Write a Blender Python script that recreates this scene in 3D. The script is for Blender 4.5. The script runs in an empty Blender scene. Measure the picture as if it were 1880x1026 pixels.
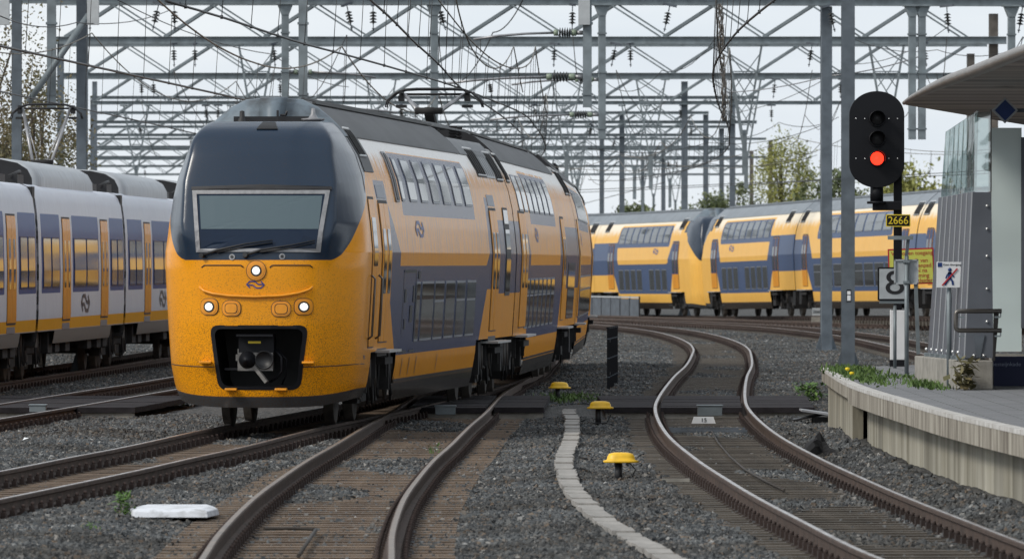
import bpy, bmesh, math, random
import numpy as np
from mathutils import Vector, Matrix

R = math.radians
rng = random.Random(11)
nrg = np.random.RandomState(5)
C = bpy.context.scene.collection
scene = bpy.context.scene

# ------------------------------------------------------------------ camera
F, CX, HY, H = 14000.0, 940.0, 482.0, 2.35      # focal length in photo pixels, centre column, horizon row, eye height
cam_d = bpy.data.cameras.new("camera")
cam = bpy.data.objects.new("camera", cam_d)
C.objects.link(cam)
cam.location = (0, 0, H)
cam.rotation_euler = (R(90) - math.atan(31.0 / F), 0, 0)
cam_d.sensor_width = 36.0
cam_d.lens = 36.0 * F / 1880.0
cam_d.clip_start = 1.0
cam_d.clip_end = 6000.0
cam_d.dof.use_dof = True
cam_d.dof.focus_distance = 114.0
cam_d.dof.aperture_fstop = 7.5
scene.camera = cam

# ------------------------------------------------------------------ sky, sun, exposure
SUN_EL, SUN_AZ = 40.0, 238.0          # compass bearing the light comes from (0 = ahead of the camera, clockwise)
world = bpy.data.worlds.new("World")
scene.world = world
world.use_nodes = True
wt = world.node_tree
wt.nodes.clear()
w_out = wt.nodes.new("ShaderNodeOutputWorld")
w_bg = wt.nodes.new("ShaderNodeBackground")
w_sky = wt.nodes.new("ShaderNodeTexSky")
w_sky.sky_type = 'NISHITA'
w_sky.sun_disc = False
w_sky.sun_elevation = R(SUN_EL)
w_sky.sun_rotation = R(SUN_AZ)
w_sky.air_density = 1.0
w_sky.dust_density = 2.0
w_tc = wt.nodes.new("ShaderNodeTexCoord")
w_map = wt.nodes.new("ShaderNodeMapping")
w_map.inputs["Scale"].default_value = (5.0, 5.0, 26.0)
w_noise = wt.nodes.new("ShaderNodeTexNoise")
w_noise.inputs["Scale"].default_value = 2.2
w_noise.inputs["Detail"].default_value = 5.0
w_ramp = wt.nodes.new("ShaderNodeValToRGB")
w_ramp.color_ramp.elements[0].position = 0.30
w_ramp.color_ramp.elements[0].color = (8.1, 8.9, 9.8, 1)
w_ramp.color_ramp.elements[1].position = 0.70
w_ramp.color_ramp.elements[1].color = (9.8, 10.3, 10.7, 1)
w_mix = wt.nodes.new("ShaderNodeMixRGB")
w_mix.inputs["Fac"].default_value = 0.86
w_bg.inputs["Strength"].default_value = 0.10
wt.links.new(w_tc.outputs["Generated"], w_map.inputs["Vector"])
wt.links.new(w_map.outputs["Vector"], w_noise.inputs["Vector"])
wt.links.new(w_noise.outputs["Fac"], w_ramp.inputs["Fac"])
wt.links.new(w_sky.outputs["Color"], w_mix.inputs["Color1"])
wt.links.new(w_ramp.outputs["Color"], w_mix.inputs["Color2"])
wt.links.new(w_mix.outputs["Color"], w_bg.inputs["Color"])
wt.links.new(w_bg.outputs["Background"], w_out.inputs["Surface"])

sun_d = bpy.data.lights.new("sun", 'SUN')
sun_d.energy = 2.2
sun_d.angle = R(14)
sun_d.color = (1.0, 0.95, 0.87)
sun = bpy.data.objects.new("sun", sun_d)
C.objects.link(sun)
_az = R(SUN_AZ)
_to_sun = Vector((math.sin(_az) * math.cos(R(SUN_EL)), math.cos(_az) * math.cos(R(SUN_EL)), math.sin(R(SUN_EL))))
sun.rotation_euler = _to_sun.to_track_quat('Z', 'Y').to_euler()

scene.view_settings.view_transform = 'Standard'
scene.view_settings.look = 'None'
scene.view_settings.exposure = 0.0
scene.view_settings.gamma = 1.0
scene.view_settings.use_curve_mapping = False
scene.render.engine = 'CYCLES'
scene.cycles.use_denoising = True
scene.cycles.max_bounces = 6
scene.cycles.transparent_max_bounces = 8

# ------------------------------------------------------------------ helpers
def at(x, y, Y):
    """World point seen at photo pixel (x, y) at depth Y."""
    return Vector(((x - CX) / F * Y, Y, H + (HY - y) / F * Y))

def gy(y, z=0.0):
    return F * (H - z) / (y - HY)

def xw(x, Y):
    return (x - CX) / F * Y

def zw(y, Y):
    return H + (HY - y) / F * Y

def tag(o, label=None, cat=None, group=None, kind=None):
    if label: o["label"] = label
    if cat: o["category"] = cat
    if group: o["group"] = group
    if kind: o["kind"] = kind
    return o

def empty(name, loc=(0, 0, 0), rz=0.0, parent=None):
    o = bpy.data.objects.new(name, None)
    C.objects.link(o)
    o.location = loc
    o.rotation_euler = (0, 0, rz)
    o.empty_display_size = 0.3
    if parent: o.parent = parent
    return o

def inst(name, mesh, parent=None, loc=(0, 0, 0), rz=0.0):
    o = bpy.data.objects.new(name, mesh)
    C.objects.link(o)
    o.location = loc
    o.rotation_euler = (0, 0, rz)
    if parent: o.parent = parent
    return o

class MB:
    """Collects shapes and links them as one mesh object."""
    def __init__(s):
        s.v, s.f, s.m, s.s = [], [], [], []
    def add(s, vs, fs, m=0, smooth=False):
        b = len(s.v)
        s.v.extend([tuple(p) for p in vs])
        for f in fs:
            s.f.append(tuple(b + i for i in f))
            s.m.append(m)
            s.s.append(smooth)
        return s
    def box(s, c, size, m=0, rz=0.0, tilt=None):
        hx, hy, hz = size[0] / 2, size[1] / 2, size[2] / 2
        M = Matrix.Rotation(rz, 3, 'Z')
        if tilt is not None: M = M @ tilt
        vs = [Vector(c) + M @ Vector((sx * hx, sy * hy, sz * hz)) for sx in (-1, 1) for sy in (-1, 1) for sz in (-1, 1)]
        s.add(vs, [(0, 1, 3, 2), (4, 6, 7, 5), (0, 4, 5, 1), (2, 3, 7, 6), (0, 2, 6, 4), (1, 5, 7, 3)], m)
        return s
    def bar(s, p0, p1, w, h=None, m=0, up=(0, 0, 1)):
        p0, p1 = Vector(p0), Vector(p1)
        h = w if h is None else h
        d = (p1 - p0).normalized()
        u = Vector(up)
        if abs(d.dot(u)) > 0.98: u = Vector((0, 1, 0))
        a = d.cross(u).normalized() * (w / 2)
        b = a.cross(d).normalized() * (h / 2)
        vs = [p + sa * a + sb * b for p in (p0, p1) for sa, sb in ((-1, -1), (1, -1), (1, 1), (-1, 1))]
        s.add(vs, [(0, 1, 2, 3), (7, 6, 5, 4), (0, 4, 5, 1), (1, 5, 6, 2), (2, 6, 7, 3), (3, 7, 4, 0)], m)
        return s
    def tube(s, pts, r, n=8, m=0, caps=True, smooth=True):
        pts = [Vector(p) for p in pts]
        rs = r if isinstance(r, (list, tuple)) else [r] * len(pts)
        rings = []
        ref = None
        for i, p in enumerate(pts):
            d = (pts[min(i + 1, len(pts) - 1)] - pts[max(i - 1, 0)]).normalized()
            if ref is None:
                ref = Vector((0, 0, 1)) if abs(d.z) < 0.9 else Vector((0, 1, 0))
            a = d.cross(ref)
            if a.length < 1e-5: a = d.cross(Vector((1, 0, 0)))
            a.normalize()
            b = a.cross(d).normalized()
            ref = b
            rings.append([p + (a * math.cos(t) + b * math.sin(t)) * rs[i] for t in [2 * math.pi * k / n for k in range(n)]])
        vs = [q for ring in rings for q in ring]
        fs = []
        for i in range(len(pts) - 1):
            for k in range(n):
                k2 = (k + 1) % n
                fs.append((i * n + k, i * n + k2, (i + 1) * n + k2, (i + 1) * n + k))
        s.add(vs, fs, m, smooth)
        if caps:
            b = len(s.v) - len(vs)
            for f in (tuple(range(n - 1, -1, -1)), tuple((len(pts) - 1) * n + k for k in range(n))):
                s.f.append(tuple(b + i for i in f)); s.m.append(m); s.s.append(False)
        return s
    def cyl(s, p0, p1, r0, r1=None, n=12, m=0):
        return s.tube([p0, p1], [r0, r0 if r1 is None else r1], n, m)
    def lathe(s, c, prof, n=16, m=0, axis='Z', smooth=True):
        """prof: list of (radius, offset along axis)."""
        vs, fs = [], []
        for (r, h) in prof:
            for k in range(n):
                t = 2 * math.pi * k / n
                a, b = r * math.cos(t), r * math.sin(t)
                o = {'Z': (a, b, h), 'Y': (a, h, b), 'X': (h, a, b)}[axis]
                vs.append((c[0] + o[0], c[1] + o[1], c[2] + o[2]))
        for i in range(len(prof) - 1):
            for k in range(n):
                k2 = (k + 1) % n
                fs.append((i * n + k, i * n + k2, (i + 1) * n + k2, (i + 1) * n + k))
        s.add(vs, fs, m, smooth)
        return s
    def grid(s, rows, m=0, smooth=True, closed=False):
        nr, nc = len(rows), len(rows[0])
        vs = [p for r in rows for p in r]
        fs = []
        for i in range(nr - 1):
            for j in range(nc - 1 + (1 if closed else 0)):
                j2 = (j + 1) % nc
                fs.append((i * nc + j, i * nc + j2, (i + 1) * nc + j2, (i + 1) * nc + j))
        s.add(vs, fs, m, smooth)
        return s
    def prism(s, poly, y0, y1, m=0, axis='Y', m_side=None):
        """Extrude a 2D polygon (a, b): axis Y -> (a, y, b), axis Z -> (a, b, z)."""
        n = len(poly)
        mk = (lambda a, b, t: (a, t, b)) if axis == 'Y' else ((lambda a, b, t: (a, b, t)) if axis == 'Z' else (lambda a, b, t: (t, a, b)))
        vs = [mk(a, b, y0) for a, b in poly] + [mk(a, b, y1) for a, b in poly]
        s.add(vs, [tuple(range(n)), tuple(range(2 * n - 1, n - 1, -1))], m)
        b0 = len(s.v) - 2 * n
        for i in range(n):
            j = (i + 1) % n
            s.f.append((b0 + i, b0 + n + i, b0 + n + j, b0 + j)); s.m.append(m if m_side is None else m_side); s.s.append(False)
        return s
    def mesh(s, name, mats, fix=True):
        me = bpy.data.meshes.new(name)
        me.from_pydata(s.v, [], s.f)
        for mt in (mats if isinstance(mats, (list, tuple)) else [mats]):
            me.materials.append(mt)
        me.polygons.foreach_set("material_index", s.m)
        me.polygons.foreach_set("use_smooth", s.s)
        me.update()
        if fix:
            bm = bmesh.new()
            bm.from_mesh(me)
            bmesh.ops.recalc_face_normals(bm, faces=bm.faces)
            bm.to_mesh(me)
            bm.free()
        return me
    def build(s, name, mats, parent=None, loc=(0, 0, 0), rz=0.0, bevel=0.0, fix=True):
        o = inst(name, s.mesh(name, mats, fix), parent, loc, rz)
        if bevel:
            md = o.modifiers.new("bevel", 'BEVEL')
            md.width = bevel; md.segments = 2; md.limit_method = 'ANGLE'
        return o

def rrect(w, h, r, n=5):
    """Rounded rectangle outline, centred."""
    out = []
    for cx, cy, a0 in ((w / 2 - r, h / 2 - r, 0), (-w / 2 + r, h / 2 - r, 90), (-w / 2 + r, -h / 2 + r, 180), (w / 2 - r, -h / 2 + r, 270)):
        for k in range(n + 1):
            a = R(a0 + 90 * k / n)
            out.append((cx + r * math.cos(a), cy + r * math.sin(a)))
    return out

def text(name, body, size, mat, parent=None, loc=(0, 0, 0), rot=(R(90), 0, 0), ex=0.003, align='CENTER', sx=1.0):
    cu = bpy.data.curves.new(name, 'FONT')
    cu.body = body; cu.size = size; cu.extrude = ex
    cu.align_x = align; cu.align_y = 'CENTER'
    cu.materials.append(mat)
    o = bpy.data.objects.new(name, cu)
    C.objects.link(o)
    o.location = loc; o.rotation_euler = rot; o.scale = (sx, 1, 1)
    if parent: o.parent = parent
    return o

# ------------------------------------------------------------------ materials
def mat(name, col, rough=0.6, metal=0.0, var=0.0, scale=6.0, bump=0.0, bscale=40.0, stretch=(1, 1, 1), spec=0.5,
        coat=0.0, emit=None, estr=0.0, rnd=0.0, col2=None, coords="Object", detail=6.0, thr=None):
    """Principled material: noise between col and col2, optional bump and per-object brightness spread."""
    m = bpy.data.materials.new(name)
    m.use_nodes = True
    nt = m.node_tree
    b = nt.nodes["Principled BSDF"]
    b.inputs["Roughness"].default_value = rough
    b.inputs["Metallic"].default_value = metal
    b.inputs["Specular IOR Level"].default_value = spec
    b.inputs["Coat Weight"].default_value = coat
    b.inputs["Coat Roughness"].default_value = 0.06
    b.inputs["Base Color"].default_value = (*col, 1)
    if emit:
        b.inputs["Emission Color"].default_value = (*emit, 1)
        b.inputs["Emission Strength"].default_value = estr
    last = None
    mp = None
    if var or col2 or bump:
        tc = nt.nodes.new("ShaderNodeTexCoord")
        mp = nt.nodes.new("ShaderNodeMapping")
        mp.inputs["Scale"].default_value = stretch
        nt.links.new(tc.outputs[coords], mp.inputs["Vector"])
    if var or col2:
        n = nt.nodes.new("ShaderNodeTexNoise")
        n.inputs["Scale"].default_value = scale
        n.inputs["Detail"].default_value = detail
        nt.links.new(mp.outputs["Vector"], n.inputs["Vector"])
        r = nt.nodes.new("ShaderNodeValToRGB")
        lo, hi = thr if thr else (0.33, 0.67)
        r.color_ramp.elements[0].position = lo
        r.color_ramp.elements[1].position = hi
        c2 = col2 if col2 else tuple(min(1, c * (1 + var)) for c in col)
        c1 = col if col2 else tuple(c * (1 - var) for c in col)
        r.color_ramp.elements[0].color = (*c1, 1)
        r.color_ramp.elements[1].color = (*c2, 1)
        nt.links.new(n.outputs["Fac"], r.inputs["Fac"])
        last = r.outputs["Color"]
    if rnd:
        oi = nt.nodes.new("ShaderNodeObjectInfo")
        mr = nt.nodes.new("ShaderNodeMapRange")
        mr.inputs["To Min"].default_value = 1 - rnd
        mr.inputs["To Max"].default_value = 1 + rnd
        nt.links.new(oi.outputs["Random"], mr.inputs["Value"])
        mx = nt.nodes.new("ShaderNodeVectorMath")
        mx.operation = 'SCALE'
        if last: nt.links.new(last, mx.inputs[0])
        else: mx.inputs[0].default_value = col
        nt.links.new(mr.outputs["Result"], mx.inputs["Scale"])
        last = mx.outputs["Vector"]
    if last: nt.links.new(last, b.inputs["Base Color"])
    if bump:
        n2 = nt.nodes.new("ShaderNodeTexNoise")
        n2.inputs["Scale"].default_value = bscale
        n2.inputs["Detail"].default_value = 4.0
        nt.links.new(mp.outputs["Vector"], n2.inputs["Vector"])
        bp = nt.nodes.new("ShaderNodeBump")
        bp.inputs["Strength"].default_value = bump
        bp.inputs["Distance"].default_value = 0.02
        nt.links.new(n2.outputs["Fac"], bp.inputs["Height"])
        nt.links.new(bp.outputs["Normal"], b.inputs["Normal"])
    return m

M = {}
M['galv'] = mat("galvanised_steel", (0.185, 0.215, 0.23), 0.55, 0.25, var=0.22, scale=3.0, rnd=0.10)
M['galv_dark'] = mat("weathered_steel", (0.10, 0.115, 0.135), 0.6, 0.2, var=0.25, scale=3.0, rnd=0.08)
M['brown_steel'] = mat("brown_steel", (0.12, 0.105, 0.09), 0.75, 0.1, var=0.3, scale=4.0)
M['box_grey'] = mat("pale_grey_paint", (0.42, 0.44, 0.45), 0.6, var=0.08)
M['wire'] = mat("overhead_wire", (0.035, 0.035, 0.035), 0.5, 0.3)
M['copper'] = mat("weathered_copper_wire", (0.14, 0.12, 0.09), 0.5, 0.4)
M['insul'] = mat("dark_insulator", (0.022, 0.024, 0.024), 0.35)
M['insul_green'] = mat("glazed_insulator_cap", (0.22, 0.27, 0.20), 0.35)
M['alu'] = mat("aluminium_tube", (0.30, 0.30, 0.31), 0.4, 0.6, var=0.15)
M['rust_rail'] = mat("rusty_rail_web", (0.060, 0.038, 0.028), 0.85, var=0.35, scale=5.0, bump=0.3, bscale=60)
M['rail_top'] = mat("polished_rail_head", (0.52, 0.48, 0.45), 0.32, 1.0, scale=2.0, col2=(0.22, 0.165, 0.13), detail=8)
M['rail_top_brown'] = mat("brown_worn_rail_head", (0.15, 0.115, 0.09), 0.42, 0.9, scale=2.5, col2=(0.26, 0.19, 0.13), detail=8)
M['sleeper'] = mat("weathered_timber_sleeper", (0.085, 0.057, 0.039), 0.9, col2=(0.20, 0.148, 0.105), scale=5.0, stretch=(0.6, 7, 1), rnd=0.25, bump=0.4, bscale=30)
M['sleeper_grey'] = mat("grey_timber_sleeper", (0.045, 0.038, 0.030), 0.9, col2=(0.115, 0.097, 0.078), scale=5.0, stretch=(0.6, 7, 1), rnd=0.25, bump=0.4, bscale=30)
M['clip'] = mat("rusty_rail_clip", (0.035, 0.022, 0.018), 0.85, var=0.3)
M['concrete'] = mat("grey_concrete", (0.27, 0.255, 0.225), 0.9, var=0.22, scale=5.0, bump=0.35, bscale=50)
M['concrete_white'] = mat("white_painted_concrete", (0.66, 0.68, 0.72), 0.8, col2=(0.30, 0.30, 0.30), scale=7.0, thr=(0.48, 0.78), bump=0.3, bscale=70)
M['rubber_panel'] = mat("dark_crossing_board", (0.024, 0.021, 0.023), 0.9, spec=0.2, var=0.35, scale=4.0, stretch=(1, 5, 1), bump=0.3, bscale=30)
M['black'] = mat("black_paint", (0.012, 0.012, 0.014), 0.5, var=0.2)
M['matt_black'] = mat("matt_black_underframe", (0.014, 0.013, 0.013), 0.85, var=0.4, scale=5.0)
M['dirt_metal'] = mat("dirty_brown_metal", (0.045, 0.038, 0.032), 0.75, 0.2, var=0.4, scale=7.0)
M['signal_black'] = mat("signal_board_black", (0.006, 0.0065, 0.009), 0.55, spec=0.25)
M['white'] = mat("white_enamel", (0.74, 0.75, 0.76), 0.45, var=0.05)
M['sign_back'] = mat("bare_sign_back", (0.40, 0.43, 0.45), 0.5, var=0.08)
M['red_lamp'] = mat("lit_red_lamp", (0.6, 0.02, 0.01), 0.3, emit=(1.0, 0.035, 0.015), estr=2.6)
M['head_lamp'] = mat("lit_headlight", (0.9, 0.9, 0.85), 0.2, emit=(1.0, 0.95, 0.85), estr=1.5)
M['lamp_bowl'] = mat("lamp_reflector", (0.55, 0.55, 0.52), 0.3, 0.6, emit=(1.0, 0.95, 0.85), estr=0.45)
M['blue_sign'] = mat("dark_blue_enamel", (0.008, 0.035, 0.16), 0.4)
M['navy_box'] = mat("navy_panel", (0.006, 0.014, 0.07), 0.5)
M['yellow_sign'] = mat("yellow_sign_face", (0.62, 0.63, 0.11), 0.5)
M['yellow_num'] = mat("yellow_numeral", (0.80, 0.60, 0.03), 0.5)
M['red_paint'] = mat("red_sign_paint", (0.45, 0.02, 0.03), 0.5)
M['cap_yellow'] = mat("yellow_plastic_cap", (0.78, 0.46, 0.015), 0.45, var=0.12, scale=12.0)
M['gold_text'] = mat("pale_sign_lettering", (0.35, 0.40, 0.55), 0.5)
M['steel_fin'] = mat("grey_steel_plate", (0.105, 0.115, 0.135), 0.5, 0.1, var=0.1, scale=2.0)
M['seam'] = mat("pale_plate_edge", (0.42, 0.44, 0.46), 0.5)
M['bolt'] = mat("bright_bolt", (0.75, 0.75, 0.74), 0.25, 0.6)
M['frost'] = mat("frosted_glass", (0.60, 0.69, 0.68), 0.35, var=0.12, scale=0.8, detail=2.0)
M['handrail'] = mat("brushed_bronze_tube", (0.13, 0.12, 0.11), 0.35, 0.7)
M['soffit'] = mat("slatted_soffit", (0.085, 0.062, 0.048), 0.5, col2=(0.42, 0.34, 0.28), scale=1.0, stretch=(0.10, 0.75, 1), detail=9, thr=(0.38, 0.68))
M['canopy'] = mat("canopy_edge_metal", (0.22, 0.20, 0.18), 0.4, 0.3, var=0.15, scale=1.0)
M['bark'] = mat("tree_bark", (0.075, 0.06, 0.048), 0.95, var=0.3, bump=0.5)
M['trough'] = mat("concrete_trough_lid", (0.285, 0.27, 0.25), 0.92, var=0.22, scale=7.0, rnd=0.10, bump=0.3)
M['rag'] = mat("black_cloth", (0.008, 0.008, 0.009), 0.9)
M['board'] = mat("weathered_board", (0.30, 0.31, 0.33), 0.8, var=0.2)
M['lichen'] = mat("stained_platform_concrete", (0.37, 0.35, 0.29), 0.92, col2=(0.16, 0.145, 0.105), scale=1.1, stretch=(1.6, 1.6, 0.3), detail=5, bump=0.35, bscale=14, rnd=0.24)
M['cap_conc'] = mat("stained_edge_concrete", (0.40, 0.37, 0.31), 0.92, col2=(0.13, 0.11, 0.085), scale=2.2, stretch=(2.6, 2.6, 0.4), detail=9, bump=0.3, bscale=14)
M['cap_top'] = mat("worn_white_edge_paint", (0.60, 0.59, 0.57), 0.85, col2=(0.38, 0.36, 0.33), scale=6, detail=8)

def leaf_mat(name, c1, c2):
    m = mat(name, c1, 0.7, col2=c2, scale=0.9, coords="Object", rnd=0.0)
    b = m.node_tree.nodes["Principled BSDF"]
    b.inputs["Subsurface Weight"].default_value = 0.0
    return m
M['leaf_brown'] = leaf_mat("olive_brown_leaf", (0.10, 0.105, 0.042), (0.20, 0.15, 0.075))
M['leaf_lime'] = leaf_mat("yellow_green_leaf", (0.20, 0.22, 0.05), (0.34, 0.33, 0.10))
M['leaf_dark'] = leaf_mat("dark_green_leaf", (0.07, 0.10, 0.04), (0.15, 0.17, 0.07))
M['grass'] = leaf_mat("green_grass", (0.035, 0.085, 0.014), (0.10, 0.16, 0.03))
M['weed'] = leaf_mat("weed_leaf", (0.045, 0.11, 0.02), (0.11, 0.18, 0.035))
M['dandelion'] = mat("dandelion_yellow", (0.80, 0.60, 0.02), 0.7)
M['glass'] = mat("dark_window_glass", (0.030, 0.036, 0.040), 0.05, spec=0.5)
M['screen'] = mat("cab_windscreen_glass", (0.010, 0.020, 0.042), 0.08, spec=0.25)
M['blind'] = mat("cab_sun_blind", (0.095, 0.132, 0.150), 0.3, spec=0.25)
M['rubber'] = mat("black_rubber_seal", (0.012, 0.012, 0.013), 0.6)
M['frame_alu'] = mat("brushed_window_frame", (0.25, 0.25, 0.26), 0.5, 0.3, var=0.15, scale=12)
M['win_frame'] = mat("grey_window_frame", (0.15, 0.165, 0.20), 0.4, 0.2, var=0.1)

# clear glass that shows what lies behind it and mirrors what lies before it
m = bpy.data.materials.new("clear_glass")
m.use_nodes = True
nt = m.node_tree
nt.nodes.clear()
o_ = nt.nodes.new("ShaderNodeOutputMaterial")
g_ = nt.nodes.new("ShaderNodeBsdfGlossy"); g_.inputs["Roughness"].default_value = 0.03
t_ = nt.nodes.new("ShaderNodeBsdfTransparent"); t_.inputs["Color"].default_value = (0.72, 0.80, 0.79, 1)
x_ = nt.nodes.new("ShaderNodeMixShader"); x_.inputs["Fac"].default_value = 0.35
nt.links.new(t_.outputs[0], x_.inputs[1]); nt.links.new(g_.outputs[0], x_.inputs[2]); nt.links.new(x_.outputs[0], o_.inputs["Surface"])
tc = nt.nodes.new("ShaderNodeTexCoord"); wv = nt.nodes.new("ShaderNodeTexNoise"); wv.inputs["Scale"].default_value = 1.1
bp = nt.nodes.new("ShaderNodeBump"); bp.inputs["Strength"].default_value = 0.5; bp.inputs["Distance"].default_value = 0.05
nt.links.new(tc.outputs["Object"], wv.inputs["Vector"]); nt.links.new(wv.outputs["Fac"], bp.inputs["Height"]); nt.links.new(bp.outputs["Normal"], g_.inputs["Normal"])
M['clear'] = m

# livery paint: colour areas are the train's own painted panels, stored per vertex as signed distances
def paint_mat(name, layers, base, base2, rough=0.22, speck=0.0, gloss=0.5, wavy=0.25, dust=(0.15, 0.12, 0.09), dust_amt=0.22, cream=None):
    m = bpy.data.materials.new(name)
    m.use_nodes = True
    nt = m.node_tree
    N, L = nt.nodes, nt.links
    b = N["Principled BSDF"]
    b.inputs["Roughness"].default_value = rough
    b.inputs["Specular IOR Level"].default_value = 0.4
    tc = N.new("ShaderNodeTexCoord")
    n1 = N.new("ShaderNodeTexNoise"); n1.inputs["Scale"].default_value = 1.3; n1.inputs["Detail"].default_value = 6
    L.new(tc.outputs["Object"], n1.inputs["Vector"])
    r1 = N.new("ShaderNodeMixRGB"); r1.inputs["Color1"].default_value = (*base, 1); r1.inputs["Color2"].default_value = (*base2, 1)
    L.new(n1.outputs["Fac"], r1.inputs["Fac"])
    col = r1.outputs["Color"]
    slate_fac = None
    for attr, c in layers:
        a = N.new("ShaderNodeAttribute"); a.attribute_name = attr
        mr = N.new("ShaderNodeMapRange"); mr.inputs["From Min"].default_value = -0.006; mr.inputs["From Max"].default_value = 0.006
        L.new(a.outputs["Fac"], mr.inputs["Value"])
        if attr == "slate": slate_fac = mr.outputs["Result"]
        mx = N.new("ShaderNodeMixRGB"); mx.inputs["Color2"].default_value = (*c, 1)
        L.new(mr.outputs["Result"], mx.inputs["Fac"]); L.new(col, mx.inputs["Color1"])
        col = mx.outputs["Color"]
    # vertical run-down dirt
    mp = N.new("ShaderNodeMapping"); mp.inputs["Scale"].default_value = (3.0, 3.2, 0.35)
    L.new(tc.outputs["Object"], mp.inputs["Vector"])
    n2 = N.new("ShaderNodeTexNoise"); n2.inputs["Scale"].default_value = 4.5; n2.inputs["Detail"].default_value = 8
    L.new(mp.outputs["Vector"], n2.inputs["Vector"])
    r2 = N.new("ShaderNodeMapRange"); r2.inputs["From Min"].default_value = 0.40; r2.inputs["From Max"].default_value = 0.66
    r2.inputs["To Min"].default_value = 0.0; r2.inputs["To Max"].default_value = dust_amt
    L.new(n2.outputs["Fac"], r2.inputs["Value"])
    mx = N.new("ShaderNodeMixRGB"); mx.inputs["Color2"].default_value = (*dust, 1)
    if speck:
        sa = N.new("ShaderNodeAttribute"); sa.attribute_name = "side"
        sm_ = N.new("ShaderNodeMath"); sm_.operation = 'MULTIPLY'; L.new(r2.outputs["Result"], sm_.inputs[0]); L.new(sa.outputs["Fac"], sm_.inputs[1])
        L.new(sm_.outputs[0], mx.inputs["Fac"])
    else: L.new(r2.outputs["Result"], mx.inputs["Fac"])
    L.new(col, mx.inputs["Color1"])
    col = mx.outputs["Color"]
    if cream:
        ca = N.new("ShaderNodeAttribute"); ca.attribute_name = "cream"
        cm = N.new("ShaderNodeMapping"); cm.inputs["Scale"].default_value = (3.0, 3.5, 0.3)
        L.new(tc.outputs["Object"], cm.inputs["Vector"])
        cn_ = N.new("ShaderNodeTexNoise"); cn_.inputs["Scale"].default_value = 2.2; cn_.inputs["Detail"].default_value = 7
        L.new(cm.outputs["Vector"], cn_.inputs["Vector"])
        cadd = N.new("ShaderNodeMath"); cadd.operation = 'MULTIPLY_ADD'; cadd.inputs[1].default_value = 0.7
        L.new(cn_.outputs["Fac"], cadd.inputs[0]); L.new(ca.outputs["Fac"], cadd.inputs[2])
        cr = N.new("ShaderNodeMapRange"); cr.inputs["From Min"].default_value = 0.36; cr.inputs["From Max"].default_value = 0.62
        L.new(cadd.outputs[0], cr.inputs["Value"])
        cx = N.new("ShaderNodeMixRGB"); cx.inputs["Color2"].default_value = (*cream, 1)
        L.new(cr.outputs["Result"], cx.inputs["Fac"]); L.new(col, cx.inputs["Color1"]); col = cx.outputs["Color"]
    if speck:
        a = N.new("ShaderNodeAttribute"); a.attribute_name = "speck"
        n3 = N.new("ShaderNodeTexNoise"); n3.inputs["Scale"].default_value = 70.0; n3.inputs["Detail"].default_value = 3
        L.new(tc.outputs["Object"], n3.inputs["Vector"])
        ad = N.new("ShaderNodeMath"); ad.operation = 'MULTIPLY_ADD'; ad.inputs[1].default_value = 0.085
        L.new(a.outputs["Fac"], ad.inputs[0]); L.new(n3.outputs["Fac"], ad.inputs[2])
        r3 = N.new("ShaderNodeMapRange"); r3.inputs["From Min"].default_value = 0.635; r3.inputs["From Max"].default_value = 0.675
        r3.inputs["To Max"].default_value = speck
        L.new(ad.outputs[0], r3.inputs["Value"])
        mx = N.new("ShaderNodeMixRGB"); mx.inputs["Color2"].default_value = (0.06, 0.035, 0.02, 1)
        L.new(r3.outputs["Result"], mx.inputs["Fac"]); L.new(col, mx.inputs["Color1"])
        col = mx.outputs["Color"]
    L.new(col, b.inputs["Base Color"])
    mp2 = N.new("ShaderNodeMapping"); mp2.inputs["Scale"].default_value = (1.0, 2.6, 0.16)
    L.new(tc.outputs["Object"], mp2.inputs["Vector"])
    n4 = N.new("ShaderNodeTexNoise"); n4.inputs["Scale"].default_value = 2.4; n4.inputs["Detail"].default_value = 3
    L.new(mp2.outputs["Vector"], n4.inputs["Vector"])
    bp = N.new("ShaderNodeBump"); bp.inputs["Strength"].default_value = wavy; bp.inputs["Distance"].default_value = 0.012
    L.new(n4.outputs["Fac"], bp.inputs["Height"])
    L.new(bp.outputs["Normal"], b.inputs["Normal"])
    df = N.new("ShaderNodeBsdfDiffuse"); L.new(col, df.inputs["Color"])
    ms = N.new("ShaderNodeMixShader"); ms.inputs["Fac"].default_value = gloss
    if slate_fac:      # the dark cab panels are cleaner and glossier than the flanks
        gr = N.new("ShaderNodeMapRange"); gr.inputs["To Min"].default_value = gloss; gr.inputs["To Max"].default_value = 1.0
        L.new(slate_fac, gr.inputs["Value"]); L.new(gr.outputs["Result"], ms.inputs["Fac"])
    L.new(df.outputs[0], ms.inputs[1]); L.new(b.outputs[0], ms.inputs[2])
    L.new(ms.outputs[0], N["Material Output"].inputs["Surface"])
    return m

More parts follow.
